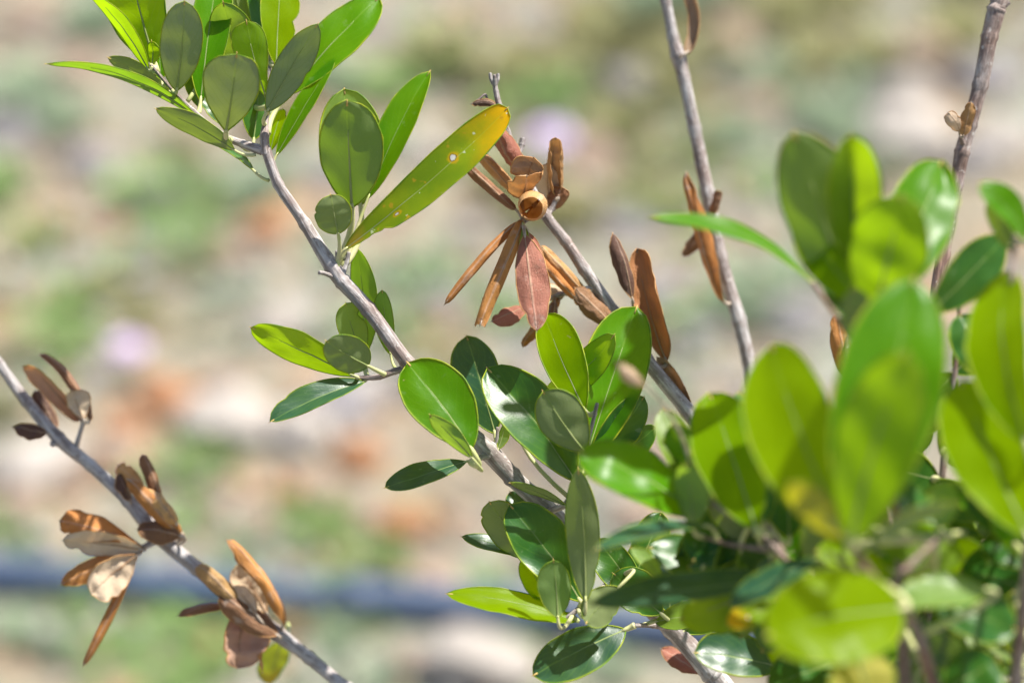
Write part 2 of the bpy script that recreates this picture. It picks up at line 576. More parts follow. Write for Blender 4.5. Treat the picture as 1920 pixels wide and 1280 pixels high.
BIG = [  # photo pixel, apparent width, kind
    (440, 800, 150, 'white'), (560, 825, 130, 'white'), (640, 775, 120, 'grey'), (530, 612, 120, 'white'),
    (60, 880, 150, 'white'), (130, 905, 90, 'pink'), (350, 775, 90, 'orange'), (670, 870, 110, 'orange'), (590, 935, 90, 'pink'),
    (760, 990, 110, 'orange'), (690, 985, 80, 'pink'), (870, 1000, 90, 'pink'), (30, 640, 110, 'pink'), (60, 560, 80, 'pink'),
    (505, 430, 90, 'orange'), (440, 480, 90, 'pink'), (280, 355, 90, 'grey'), (170, 300, 110, 'grey'), (60, 40, 110, 'pink'),
    (140, 140, 90, 'pink'), (30, 250, 100, 'grey'), (270, 470, 80, 'grey'), (280, 530, 80, 'grey'), (430, 545, 70, 'grey'),
    (820, 60, 90, 'pink'), (790, 280, 90, 'white'), (720, 60, 80, 'grey'), (1180, 150, 110, 'grey'), (1110, 280, 100, 'pink'),
    (1370, 75, 100, 'pink'), (1420, 215, 90, 'pink'), (1740, 120, 150, 'pink'), (1690, 190, 130, 'white'), (1640, 230, 110, 'grey'),
    (1850, 170, 130, 'grey'), (1700, 280, 150, 'white'), (1880, 300, 110, 'white'), (1820, 330, 90, 'grey'), (1660, 330, 80, 'pink'),
    (1180, 420, 110, 'grey'), (1240, 560, 110, 'grey'), (1500, 620, 130, 'grey'), (1130, 620, 100, 'pink'), (1300, 640, 90, 'grey'),
    (950, 560, 80, 'grey'), (820, 560, 90, 'grey'), (760, 450, 80, 'pink'), (880, 430, 70, 'grey'),
    (1030, 880, 110, 'grey'), (1230, 880, 120, 'pink'), (1000, 800, 90, 'pink'), (1180, 990, 110, 'pink'),
    (880, 1255, 190, 'white'), (770, 1250, 80, 'pink'), (840, 1095, 110, 'pink'), (1690, 1210, 150, 'grey'), (1640, 1275, 130, 'grey'),
    (40, 960, 110, 'pink'), (230, 790, 80, 'orange'), (300, 740, 90, 'orange'), (420, 720, 80, 'pink'), (200, 850, 80, 'pink'),
    (760, 730, 100, 'grey'), (700, 740, 80, 'white'), (550, 930, 60, 'orange'), (480, 985, 90, 'pink'), (400, 940, 70, 'pink'),
    (1460, 140, 80, 'grey'), (1560, 330, 60, 'pink'), (990, 60, 80, 'grey'), (930, 30, 70, 'pink'), (1050, 130, 60, 'pink'),
    (610, 330, 80, 'grey'), (380, 300, 70, 'pink'), (1720, 640, 120, 'pink'), (1750, 1100, 110, 'pink'), (1850, 1230, 100, 'pink'),
]
for (x, y, wpx, k) in BIG:
    stone(x, y, wpx * (1.25 if k in ('white', 'orange') else 1.05), k, squash=rnd.uniform(0.6, 0.95))
for i in range(150):                                        # smaller ones between them
    y = rnd.uniform(-60, 1330); x = rnd.uniform(-80, 2000)
    warm = 650 < y < 1050 and x < 1000
    k = rnd.choices(['white', 'grey', 'pink', 'orange'], [2, 2, 4, 3] if warm else [2, 5, 3, 1])[0]
    stone(x, y, rnd.uniform(28, 62), k, squash=rnd.uniform(0.5, 0.9))

# ---- gravel: too many to count
gb = Build()
tetra = [Vector((1, 0, -.3)), Vector((-.5, .85, -.3)), Vector((-.6, -.8, -.3)), Vector((.15, .1, .75)), Vector((.7, -.6, .3)), Vector((-.7, .1, .35))]
hull = [(0, 1, 3), (0, 3, 4), (0, 4, 2), (2, 4, 3), (2, 3, 5), (5, 3, 1), (5, 1, 2), (0, 2, 1)]
for i in range(9500):
    x = rnd.gauss(0, 0.75); y = rnd.gauss(1.8, 0.8)
    s = rnd.uniform(0.003, 0.011); a = rnd.uniform(0, 6.28)
    rot = Matrix.Rotation(a, 3, 'Z') @ Matrix.Rotation(rnd.uniform(-.6, .6), 3, 'X')
    b = len(gb.v); z = ground_z(x, y)
    for t in tetra:
        gb.v.append(Vector((x, y, z + s * 0.2)) + rot @ (t * s)); gb.uv.append((0, 0))
    for f in hull:
        gb.f.append(tuple(b + q for q in f))
    k = rnd.choices([0, 1, 2], [5, 4, 2])[0]
    gb.m.extend([k] * len(hull))
M_GR = [plain('gravel_pale', (0.36, 0.34, 0.31), (0.28, 0.26, 0.23), 20, 0.9),
        plain('gravel_buff', (0.30, 0.24, 0.17), (0.24, 0.20, 0.16), 20, 0.9),
        plain('gravel_rust', (0.32, 0.18, 0.09), (0.24, 0.15, 0.10), 20, 0.9)]
g = mesh_object('gravel', gb.v, gb.f, M_GR, fmats=gb.m, smooth=False)
tag(g, 'loose pale and rusty gravel scattered over the soil', 'gravel', kind='stuff')

# ---- weeds
M_WEED = {
    'green': plain('weed_green', (0.13, 0.23, 0.055), (0.20, 0.29, 0.09), 30, 0.6, 0, 0.3, tinted=True),
    'olive': plain('weed_olive', (0.17, 0.18, 0.06), (0.24, 0.22, 0.09), 30, 0.65, 0, 0.3, tinted=True),
    'sage': plain('weed_sage', (0.18, 0.25, 0.14), (0.25, 0.31, 0.20), 30, 0.7, 0, 0.3, tinted=True),
    'straw': plain('weed_straw', (0.42, 0.36, 0.15), (0.34, 0.30, 0.14), 30, 0.7, 0, 0.3, tinted=True),
}


def weed_mesh(seed, kind):
    r = random.Random(seed)
    b = Build()
    n = 46 if kind != 'straw' else 30
    for i in range(n):
        a = r.uniform(0, 6.28); rad = 0.5 * math.sqrt(r.random()) * 0.8
        p = Vector((math.cos(a) * rad * .7, math.sin(a) * rad * .7, 0))
        out = Vector((math.cos(a + r.uniform(-.6, .6)), math.sin(a + r.uniform(-.6, .6)), 0))
        hgt = r.uniform(0.25, 0.75) * (1.0 if kind != 'straw' else 1.5)
        w = r.uniform(0.035, 0.075) if kind != 'straw' else 0.018
        sd = Vector((-out.y, out.x, 0))
        base = len(b.v)
        for j, (tt, ww) in enumerate(((0, .3), (.4, 1), (.75, .8), (1, .05))):
            c = p + out * (0.42 * tt * tt) + Vector((0, 0, hgt * (tt - .28 * tt * tt)))
            b.v += [c - sd * w * ww, c + sd * w * ww]; b.uv += [(0, tt), (1, tt)]
        for j in range(3):
            q = base + 2 * j
            b.f.append((q, q + 1, q + 3, q + 2)); b.m.append(0)
    me = bpy.data.meshes.new('weed_clump')
    me.from_pydata([tuple(v) for v in b.v], [], b.f)
    me.materials.append(M_WEED[kind])
    me.update()
    return me


WEEDS = {k: [weed_mesh(i * 7 + len(k), k) for i in range(3)] for k in M_WEED}
WEED_LABEL = {
    'green': 'fresh green weed clump',
    'olive': 'dull olive weed clump',
    'sage': 'greyish sage-green weed clump',
    'straw': 'thin yellowish dry grass clump',
}


def weed(px, py, wpx, kind):
    p = place(px, py, -0.002)
    s = wpx * px_size((p - EYE).dot(FWD)) * rnd.uniform(0.85, 1.15)
    o = bpy.data.objects.new('weed_clump', rnd.choice(WEEDS[kind]))
    COL.objects.link(o)
    o.location = p
    o.scale = (s, s, s * rnd.uniform(0.7, 1.0))
    o.rotation_euler = (0, 0, rnd.uniform(0, 6.28))
    j = rnd.uniform(0.8, 1.2)
    o.color = (j, j, j, 1)
    lab = '%s %s growing %s' % (size_word(s), WEED_LABEL[kind], whereabouts(p))
    tag(o, lab, 'weed', lab.replace('clump ', 'clumps '))


PATCH = [  # centre, spread, count, kind
    (150, 600, 90, 9, 'green'), (110, 680, 60, 4, 'green'), (320, 420, 110, 7, 'sage'), (340, 400, 70, 5, 'green'), (90, 460, 90, 6, 'olive'),
    (260, 560, 80, 5, 'olive'), (10, 350, 60, 4, 'green'), (600, 560, 80, 6, 'sage'), (560, 490, 60, 3, 'sage'),
    (340, 900, 70, 5, 'green'), (390, 880, 40, 2, 'straw'), (600, 1045, 110, 8, 'green'), (700, 1050, 80, 5, 'straw'), (500, 1060, 60, 4, 'sage'),
    (300, 1190, 130, 12, 'green'), (150, 1230, 110, 8, 'sage'), (430, 1240, 80, 6, 'green'), (600, 1240, 90, 7, 'sage'), (250, 1170, 70, 5, 'green'),
    (1040, 1240, 100, 7, 'sage'), (960, 1200, 60, 4, 'green'), (60, 1040, 60, 5, 'green'), (200, 1060, 60, 3, 'olive'),
    (870, 130, 80, 5, 'green'), (1130, 70, 110, 8, 'olive'), (1060, 170, 70, 5, 'green'), (1500, 60, 110, 8, 'olive'), (1560, 130, 80, 6, 'olive'),
    (1880, 30, 90, 4, 'olive'), (1600, 230, 100, 6, 'sage'), (1330, 250, 110, 7, 'sage'), (1340, 360, 90, 7, 'green'), (1500, 200, 90, 5, 'sage'),
    (1260, 330, 80, 4, 'olive'), (1460, 560, 90, 7, 'sage'), (1300, 600, 70, 4, 'green'), (870, 600, 100, 6, 'green'), (800, 520, 90, 5, 'sage'),
    (900, 320, 90, 5, 'olive'), (1240, 30, 90, 5, 'sage'), (740, 620, 70, 3, 'sage'), (50, 760, 60, 2, 'olive'), (840, 680, 70, 3, 'olive'),
    (1230, 740, 90, 4, 'sage'), (720, 160, 80, 4, 'sage'), (990, 330, 70, 3, 'olive'), (1730, 60, 70, 3, 'olive'), (1560, 420, 90, 4, 'sage'),
    (1900, 800, 120, 4, 'green'), (1500, 900, 140, 3, 'olive'), (300, 120, 120, 6, 'sage'), (560, 250, 110, 5, 'sage'), (950, 60, 120, 6, 'olive'),
    (1320, 110, 130, 7, 'olive'), (1650, 40, 120, 5, 'olive'), (60, 200, 90, 4, 'sage'), (420, 90, 100, 4, 'olive'), (200, 420, 90, 5, 'green'),
]
for (x, y, sp, n, k) in PATCH:
    for i in range(int(n * 1.1)):
        weed(rnd.gauss(x, sp * .85), rnd.gauss(y, sp * .62), rnd.uniform(48, 110) * (1.2 if y < 420 else 1.0), k)

for (x, y, wp, k) in ((640, 1190, 90, 'sage'), (690, 1180, 70, 'green'), (330, 1168, 80, 'green'), (60, 1165, 70, 'sage'), (930, 1210, 80, 'sage'), (460, 1178, 60, 'olive')):
    weed(x, y, wp, k)

cb = Build()
crn = random.Random(77)
for i in range(260):                                        # the same weeds going on all around, beyond the ones told apart
    x = crn.uniform(-3.2, 3.2); y = crn.uniform(-0.6, 4.6)
    if abs(x) < 0.34 + 0.16 * (y - 1.2) + 0.12 and 1.15 < y < 2.75: continue
    src = WEEDS[crn.choice(('green', 'olive', 'sage'))][0]
    k = crn.uniform(0.03, 0.075); a = crn.uniform(0, 6.28)
    rm = Matrix.Rotation(a, 3, 'Z'); o_ = len(cb.v); z0 = ground_z(x, y) - 0.002
    for vt in src.vertices:
        cb.v.append(Vector((x, y, z0)) + rm @ (vt.co * k)); cb.uv.append((0, 0))
    mi = crn.randrange(3)
    for pl in src.polygons:
        cb.f.append(tuple(o_ + q for q in pl.vertices)); cb.m.append(mi)
cover = mesh_object('ground_cover', cb.v, cb.f, [M_WEED['green'], M_WEED['olive'], M_WEED['sage']], fmats=cb.m, smooth=False)
cover.color = (1, 1, 1, 1)
tag(cover, 'sparse low weeds carpeting the stony ground all around', 'weeds', kind='stuff')

# ---- lilac wild flowers
M_PETAL = plain('lilac_petal', (0.52, 0.40, 0.62), (0.60, 0.48, 0.68), 60, 0.6)
M_FSTEM = plain('flower_stem', (0.12, 0.20, 0.06), (0.18, 0.24, 0.09), 60, 0.6)


def wild_flower(px, py, wpx, lift, label):
    p = place(px, py)
    ground = on_ground(px, py + lift)
    base = Vector((ground.x, ground.y, ground_z(ground.x, ground.y)))
    D = (base - EYE).dot(FWD)
    s = px_size(D)
    head = EYE + FWD * D + RIGHT * ((px - 960) * s) + UP * ((640 - py) * s)
    root = bpy.data.objects.new('wild_flower', None)
    COL.objects.link(root); root.location = base
    tag(root, label, 'flower')
    hd = head - base
    b = Build()
    pts = [Vector((0, 0, -0.004)), hd * 0.4 + Vector((0.006, 0, 0)), hd * 0.75 + Vector((0.004, 0, 0)), hd]
    b.tube(pts, [0.0016, 0.0014, 0.0012, 0.0012], 6)
    mesh_object('stem', b.v, b.f, [M_FSTEM], root, smooth=True)
    rad = wpx * s * 0.5
    for ring, (n, up, rr) in enumerate(((11, 0.15, 1.0), (9, 0.55, 0.85), (6, 1.1, 0.6))):
        for i in range(n):
            a = 6.283 * (i + 0.5 * ring) / n
            d = Vector((math.cos(a), math.sin(a), up)).normalized()
            sd = Vector((-math.sin(a), math.cos(a), 0))
            nn = d.cross(sd)
            q = Build()
            for (t, w_, l_) in ((0.05, .08, 0), (.45, .26, .05), (.8, .34, .02), (1.0, .18, -.08)):
                c = d * (rad * rr * t) + Vector((0, 0, rad * l_))
                for k in (-1, 0, 1):
                    q.v.append(c + sd * (rad * w_ * k) + nn * (-0.05 * rad * abs(k))); q.uv.append((0, t))
            for r_ in range(3):
                for c_ in range(2):
                    o_ = r_ * 3 + c_
                    q.f.append((o_, o_ + 1, o_ + 4, o_ + 3)); q.m.append(0)
            mesh_object('petal', q.v, q.f, [M_PETAL], root, loc=hd)


wild_flower(1034, 256, 80, 110, 'lilac wild flower standing alone behind the curled dead leaves')
wild_flower(238, 652, 70, 70, 'lilac-grey wild flower among the green weeds beside the drooping stem tip')

# ---- irrigation hose
M_HOSE = plain('hose_plastic', (0.058, 0.088, 0.150), (0.078, 0.108, 0.170), 14, 0.40, 0.1, 0.5)
hp = []
for (x, y) in HOSE_PX:
    p = on_ground(x, y)
    hp.append([p.x, p.y, ground_z(p.x, p.y) + 0.009])
hp = [[hp[0][0] - k * 0.9, hp[0][1] + 0.06 * k * k, 0.009 + ground_z(hp[0][0] - k * 0.9, hp[0][1] + 0.06 * k * k)] for k in (3, 2, 1)] + hp + [[hp[-1][0] + k * 0.9, hp[-1][1] - 0.05 * k * k, 0.009 + ground_z(hp[-1][0] + k * 0.9, hp[-1][1] - 0.05 * k * k)] for k in (1, 2, 3)]
hp = [Vector(p) for p in catmull(hp, 10)]
hb = Build(); hb.tube(hp, [0.0120] * len(hp), 14)
hose = bpy.data.objects.new('irrigation_hose', None)
COL.objects.link(hose); hose.location = hp[0]
tag(hose, 'dark blue-grey plastic irrigation hose lying across the ground', 'hose')
mesh_object('pipe', [v - hp[0] for v in hb.v], hb.f, [M_HOSE], hose)
for i in (56, 74, 92, 110):
    c = hp[i]; t = (hp[i + 1] - hp[i - 1]).normalized()
    db = Build()
    db.tube([c - t * .012 + Vector((0, 0, .0005)), c - t * .010, c + t * .010, c + t * .012], [0.0125, 0.0136, 0.0136, 0.0125], 14)
    db.tube([c + Vector((0, 0, .008)), c + Vector((0, 0, .016))], [0.0035, 0.0028], 10)
    mesh_object('dripper', [v - hp[0] for v in db.v], db.f, [M_HOSE], hose)

# ------------------------------------------------------------------ the olive shrub
SH = Vector((at(1560, 640, -4).x, at(1560, 640, -4).y + 0.02, 0.0))
SH.z = ground_z(SH.x, SH.y)
shrub = bpy.data.objects.new('olive_shrub', None)
COL.objects.link(shrub)
shrub.location = SH
tag(shrub, 'young olive shrub with green leafy shoots and dead branches of curled brown leaves', 'shrub')

# root crown on the ground
sb = Build()
tp = [SH + Vector(p) for p in ((0.005, 0, -0.03), (0, 0, 0.01), (-0.004, 0.002, 0.05), (0, 0, 0.10), (0.004, 0, 0.15), (0.004, 0, 0.165))]
sb.tube(tp, [0.030, 0.027, 0.021, 0.019, 0.016, 0.010], 16, wob=0.25)
st = mesh_object('stump', [v - SH for v in sb.v], sb.f, [M_BARK], shrub, uvs=sb.uv)
st.color = (0.3, 0, 0, 1)
CROWN = SH + Vector((0.003, 0, 0.14))

BR = {}


def branch(key, pts, brown, label=None, twigs=(), to_root=True, wob=0.10, bends=None):
    """pts: (x, y, depth cm, width px) from the tip downwards; twigs the same, sharing the mesh"""
    def real(seq):
        out = []
        for (x, y, d, w) in seq:
            p = at(x, y, d)
            out.append([p.x, p.y, p.z, 0.46 * w * px_size(FOCUS + dep(d) / 100)])
        return out
    main = real(pts)
    if to_root:
        e = Vector(main[-1][:3]); r0 = main[-1][3]
        dirn = (e - Vector(main[-2][:3])).normalized()
        ln = (e - CROWN).length
        p1 = e + dirn * ln * 0.25
        p2 = e.lerp(CROWN, 0.72) + Vector((0, 0, -0.01))
        main.append(list(p1) + [r0 * 1.12]); main.append(list(p2) + [r0 * 1.3]); main.append(list(CROWN) + [r0 * 1.4])
    b = Build()
    lines = []
    for k, seq in enumerate([main] + [real(t) for t in twigs]):
        dense = catmull(seq, 9)
        p3 = [Vector(q[:3]) for q in dense]
        rr = [max(0.0003, q[3]) for q in dense]
        for i in range(len(rr)):                                      # nodes: slight swellings
            if i % 9 == 0 and 0 < i < len(rr) - 1: rr[i] *= 1.14
        rr[0] *= 0.8
        b.tube(p3, rr, 14 if k == 0 else 10, wob=wob, seed=len(BR) * 3.3 + k)
        lines.append((p3, rr))
    org = Vector(main[0][:3])
    name = 'branch'
    o = mesh_object(name, [v - org for v in b.v], b.f, [M_BARK], shrub, loc=org - SH, uvs=b.uv)
    o.color = (brown, 0, 0, 1)
    if label: o['label'] = label
    BR[key] = dict(obj=o, org=org, lines=lines)
    return o


def nearest(key, p):
    best = None
    for line, rr in BR[key]['lines']:
        for q, r in zip(line, rr):
            dd = (q - p).length
            if best is None or dd < best[0]: best = (dd, q, r)
    return best


PROFILE = {'ell': (0.74, 0.58), 'obo': (0.92, 0.44), 'lan': (0.76, 0.70), 'rnd': (0.52, 0.50), 'spa': (1.25, 0.42), 'str': (0.50, 0.50), 'yel': (0.62, 0.36)}
PAL = {  # upper-face colour, share of light let through
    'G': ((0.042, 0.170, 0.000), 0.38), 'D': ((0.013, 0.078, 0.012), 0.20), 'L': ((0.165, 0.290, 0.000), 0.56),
    'B': ((0.012, 0.055, 0.032), 0.14), 'O': ((0.100, 0.150, 0.018), 0.20), 'U': ((0.060, 0.150, 0.000), 0.30), 'S': ((0.19, 0.24, 0.13), 0.14), 'P': ((0.150, 0.250, 0.075), 0.40), 'Y': ((0.45, 0.33, 0.01), 0.40),  # B, and partly D: shade on leaves put into a darker colour
    'or': ((0.50, 0.21, 0.048), 0.40), 'rd': ((0.34, 0.125, 0.082), 0.5), 'br': ((0.24, 0.115, 0.052), 0.5), 'hk': ((0.30, 0.125, 0.038), 0.92),  # hk: inner face coloured darker to stand for shade inside the curl
    'dk': ((0.12, 0.060, 0.042), 0.6), 'tn': ((0.53, 0.30, 0.115), 0.40), 'cr': ((0.60, 0.47, 0.33), 0.3),
}
lrnd = random.Random(5)
LONG = []


def leaf(key, B, T, W, roll=0, d=(0, 0), pal='G', prof='ell', cup=-0.30, fold=0.0, bend=0.05, side=0.0, twist=0.0,
         bites=(), att=None, stalk=True, wave=0.035, yellow=False, label=None, name='leaf', tubular=0.0, hook=0.0, cut=None, nv=None, calm=False):
    """B, T photo pixels of blade base and tip; W blade width in px; roll 0 = upper face towards the viewer"""
    dead = pal in ('hk', 'or', 'rd', 'br', 'dk', 'tn', 'cr')
    b3, t3 = at(B[0], B[1], d[0]), at(T[0], T[1], d[1])
    ax = t3 - b3
    Ln = ax.length
    ax.normalize()
    Wm = 0.5 * W * px_size(FOCUS + 0.005 * (dep(d[0]) + dep(d[1])))
    view = (EYE - (b3 + t3) * 0.5).normalized()
    n0 = (view - ax * view.dot(ax)).normalized()
    s0 = ax.cross(n0)
    a_, b_ = PROFILE[prof]
    vm = a_ / (a_ + b_)
    peak = vm ** a_ * (1 - vm) ** b_
    NV, NU = (22, 10) if abs(cup) < 1.2 else (26, 18)
    if nv: NV = nv
    if not twist: twist = lrnd.uniform(-16, 16) if not dead else lrnd.uniform(-38, 38)
    side += lrnd.uniform(-.018, .018)
    asym = lrnd.uniform(-.10, .10) if not dead else lrnd.uniform(-.28, .28)
    lop = lrnd.uniform(-.09, .09)
    if dead:
        wave = max(wave, .13)
        bites = list(bites) + [(lrnd.uniform(.72, 1.0), lrnd.choice((-1, 1)), lrnd.uniform(.12, .38), lrnd.uniform(.03, .06)) for _ in range(2)]
        if prof == 'str': W *= .9; Wm *= .9
    elif lrnd.random() < .45:
        bites = list(bites) + [(lrnd.uniform(.2, .95), lrnd.choice((-1, 1)), lrnd.uniform(.06, .20), lrnd.uniform(.02, .05))]
    bd = Build()
    sd = lrnd.uniform(0, 100)
    if calm: bites, asym, lop, wave = (), 0.0, 0.0, .03
    rows = []
    for i in range(NV + 1):
        v = i / NV
        ro = math.radians(roll + twist * (v - 0.5))
        n = n0 * math.cos(ro) + s0 * math.sin(ro)
        s = ax.cross(n)
        arch = 4 * v * (1 - v)
        c = b3 + ax * (Ln * v) + n * (Ln * bend * arch) + s * (Ln * side * arch)
        if hook: c = c - n * (Ln * hook * max(0, v - 0.6) ** 2 * 4)
        w = (max(v, 0.004) ** a_ * max(1 - v, 0.0) ** b_) / peak
        if cut is not None and v > cut: w = (max(cut, 0.004) ** a_ * (1 - cut) ** b_) / peak * (1 - 0.25 * (v - cut) / max(1e-3, 1 - cut))
        w = max(w, 0.03 if i < NV else 0.012) * Wm
        row = []
        for k in range(NU + 1):
            q = -1 + 2 * k / NU
            q = math.copysign(abs(q) ** 0.85, q)
            ww = w
            sgn = -1 if q < 0 else 1
            for (bv, bs, bdp, bw) in bites:
                if bs == sgn:
                    ww *= 1 - bdp * math.exp(-((v - bv) / bw) ** 2) * (0.85 + 0.3 * noise.noise(Vector((v * 40, sd, 0))))
            ww *= (1 + lop * sgn)
            ww *= 1 + wave * noise.noise(Vector((v * 6, sd, sgn * 3.0)))
            arc = q * ww
            if abs(cup) > 1e-4:
                R = Wm / abs(cup)
                half = abs(cup) * ((1 - tubular) * (w / Wm) + tubular)
                R = max(w, 1e-6) / max(half, 1e-4)
                ph = arc / R * (1 + asym * sgn)
                if dead and abs(cup) > 0.8: ph *= 1 + (0.05 if calm else 0.20) * noise.noise(Vector((v * 3.3, sd + 7, sgn * 2.0)))
                sp = 1 - (0.13 * abs(ph) / 3.14 if abs(cup) > 2 else 0)
                x = R * math.sin(ph) * sp
                z = R * (1 - math.cos(ph)) * (-1 if cup > 0 else 1) * sp
                if abs(cup) > 1.5: z += R * (1 if cup > 0 else -1)
            else:
                x, z = arc, 0.0
            z += abs(x) * fold
            if dead: z += Wm * (0.03 if calm else 0.08) * noise.noise(Vector((v * 15, q * 4.5, sd + 40))) * min(1, 3 * v)
            z += Wm * (0.12 if not dead else (0.05 if calm else 0.20)) * noise.noise(Vector((v * 4.5, q * 1.2, sd))) * min(1, 3 * v)
            row.append(c + s * x + n * z)
        rows.append(row)
    for i, row in enumerate(rows):
        for k, p in enumerate(row):
            bd.v.append(p); bd.uv.append((k / NU, i / NV))
    K = NU + 1
    for i in range(NV):
        for k in range(NU):
            q = i * K + k
            bd.f.append((q, q + 1, q + K + 1, q + K)); bd.m.append(0)
    # thickened margin
    er = max(0.00011, min(0.00021, Wm * 0.030))
    edge = [rows[i][0] for i in range(0, NV + 1)]
    edge2 = [rows[i][NU] for i in range(0, NV + 1)]
    bd.tube(edge, [er * (0.55 + 0.45 * min(1, 5 * (1 - i / NV) + .2)) for i in range(NV + 1)], 5, 1, uvx=(0.0, 0.5))
    bd.tube(edge2, [er * (0.55 + 0.45 * min(1, 5 * (1 - i / NV) + .2)) for i in range(NV + 1)], 5, 1, uvx=(1.0, 0.5))
    # raised midrib underneath, running on into the stalk
    mid = NU // 2
    nrm = lambda i: (rows[i][mid + 1] - rows[i][mid - 1]).cross(rows[min(NV, i + 1)][mid] - rows[max(0, i - 1)][mid]).normalized()
    r0 = min(0.00062, max(0.00030, Wm * 0.09))
    tipdir = (rows[NV][mid] - rows[NV - 1][mid]).normalized()
    bd.tube([rows[NV - 1][mid], rows[NV][mid], rows[NV][mid] + tipdir * 0.0005], [er * 1.2, er * 0.9, er * 0.3], 5, 3)
    pts, rad = [], []
    if stalk:
        if att is not None: A = at(*att); ar = r0 * 1.2; dist = (A - b3).length
        else: dist, A, ar = nearest(key, b3)
        if dist > 0.03: LONG.append((key, B, T, round(dist * 100, 1)))
        d0 = (rows[1][mid] - rows[0][mid]).normalized()
        ctrl = b3 - d0 * dist * 0.55
        for i in range(9):
            t = i / 9
            pts.append(A * (1 - t) ** 2 + ctrl * 2 * t * (1 - t) + b3 * t * t)
            rad.append(r0 * (1.55 - 0.55 * t))
    if pts:
        pts.append(b3); rad.append(r0 * 0.95)
        pts.append(rows[1][mid] - nrm(1) * r0 * 0.7); rad.append(r0 * 0.6)
        bd.tube(pts, rad, 8, 2, uvx=(0.5, 0.5))
    nm = int(NV * 0.80)
    rr = [r0 * 0.62 * (1 - 0.8 * i / nm) for i in range(nm)]
    bd.tube([rows[i][mid] - nrm(i) * rr[i] * 0.75 for i in range(nm)], rr, 7, 4, uvx=(0.5, 0.5))
    par = BR[key]
    mats = [M_YELLOW if yellow else (M_DEAD if dead else M_LEAF), M_DEDGE if dead else M_EDGE, M_DSTALK if dead else M_STALK, M_DSTALK if dead else M_TIP, M_DRIB if dead else M_RIB]
    o = mesh_object(name, [p - b3 for p in bd.v], bd.f, mats, par['obj'], loc=b3 - par['org'], fmats=bd.m, uvs=bd.uv)
    c, al = PAL[pal]
    j = lrnd.uniform(0.88, 1.12)
    o.color = (c[0] * j * lrnd.uniform(.93, 1.07), c[1] * j, c[2] * j, al)
    if label: o['label'] = label
    return o

# ---------------- A: the sharp green branch
branch('A', [(494, 266, 0, 20), (522, 345, 0, 22), (572, 420, 0, 24), (622, 500, 0, 33), (642, 528, 0, 32), (690, 580, 0, 31), (765, 682, 0, 30),
             (840, 775, .2, 32), (915, 845, .3, 40), (960, 893, .5, 38), (1020, 948, .8, 38), (1085, 1012, 1, 38), (1165, 1085, 1.2, 40),
             (1262, 1178, 1.2, 42), (1335, 1262, 1, 44), (1400, 1340, 1, 46)], 0.30,
       'long grey-barked branch in sharp focus carrying green leaves',
       twigs=[[(283, 122, -.2, 7), (320, 165, 0, 8), (362, 208, .2, 11), (415, 252, .2, 14), (455, 270, .1, 18), (492, 282, 0, 22)],
              [(508, 60, 1, 6), (504, 150, .8, 8), (500, 215, .3, 11), (496, 255, 0, 18), (498, 290, 0, 21)],
              [(655, 708, .2, 9), (690, 708, .1, 11), (712, 706, 0, 13), (740, 696, 0, 14), (770, 688, 0, 16)],
              [(598, 511, -.5, 9), (606, 512, -.4, 8), (615, 515, -.2, 9), (632, 522, 0, 12)],
              [(884, 866, -.2, 9), (900, 858, 0, 12), (922, 852, .2, 16)],
              [(1120, 755, -1, 8), (1102, 830, -1, 9), (1084, 890, -.8, 12), (1066, 940, -.3, 14), (1030, 958, .6, 15)],
              [(1060, 1160, -1, 9), (1098, 1130, -.8, 12), (1140, 1095, .4, 14), (1165, 1085, 1.1, 16)],
              [(985, 1040, .5, 8), (1015, 1010, .6, 10), (1060, 990, .8, 14)],
              [(632, 470, .2, 9), (633, 490, .1, 11), (630, 508, 0, 14)],
              [(654, 472, .1, 9), (650, 492, .1, 10), (640, 518, 0, 14)],
              [(1190, 1172, -1, 9), (1225, 1172, .3, 11), (1262, 1178, 1.1, 14)],
              [(933, 800, .3, 7), (930, 835, .3, 9), (915, 848, .3, 14)]])
# top cluster
leaf('A', (372, 222), (86, 119), 62, 112, (.2, -1.2), 'G', 'lan', -.25, bend=.10, side=.0)
leaf('A', (318, 172), (203, 108), 40, 150, (.6, 1.0), 'O', 'lan', -.3)
leaf('A', (279, 131), (158, -22), 50, 125, (-.2, -.8), 'L', 'lan', -.35, bend=.06)
leaf('A', (286, 120), (284, 78), 30, 140, (-.1, -.2), 'L', 'ell', -.4)
leaf('A', (290, 118), (238, -80), 112, 172, (.4, -.6), 'L', 'ell', -.25)
leaf('A', (345, 80), (246, 46), 62, 150, (1.2, .6), 'P', 'obo', -.3, bites=((.85, -1, .75, .12), (.55, -1, .45, .08)), att=(352, 190, .4))
leaf('A', (331, 170), (346, 2), 80, 186, (-.2, -1.2), 'S', 'ell', -.22, bend=-.03)
leaf('A', (376, 190), (414, -75), 76, -8, (.5, 1.6), 'G', 'lan', -.35, att=(372, 212, .2))
leaf('A', (455, 160), (418, 5), 84, 168, (1.4, .6), 'P', 'ell', -.3, att=(501, 200, .4))
leaf('A', (470, 120), (428, -60), 70, 172, (2.2, 1.6), 'O', 'ell', -.3, att=(503, 160, .7))
leaf('A', (500, 120), (478, -70), 62, 30, (1.8, 2.6), 'D', 'lan', -.3)
leaf('A', (518, 122), (526, -70), 74, 10, (.8, 1.6), 'L', 'ell', -.25, bites=((.40, 1, .35, .05),))
leaf('A', (500, 186), (462, 40), 68, 176, (-.2, -.8), 'L', 'spa', -.45, bend=-.08, bites=((1.0, -1, .3, .1),))
leaf('A', (424, 246), (444, 102), 106, 180, (-.5, -1.9), 'S', 'obo', -.22, bend=-.05, label='broad grey-green leaf showing its matt underside')
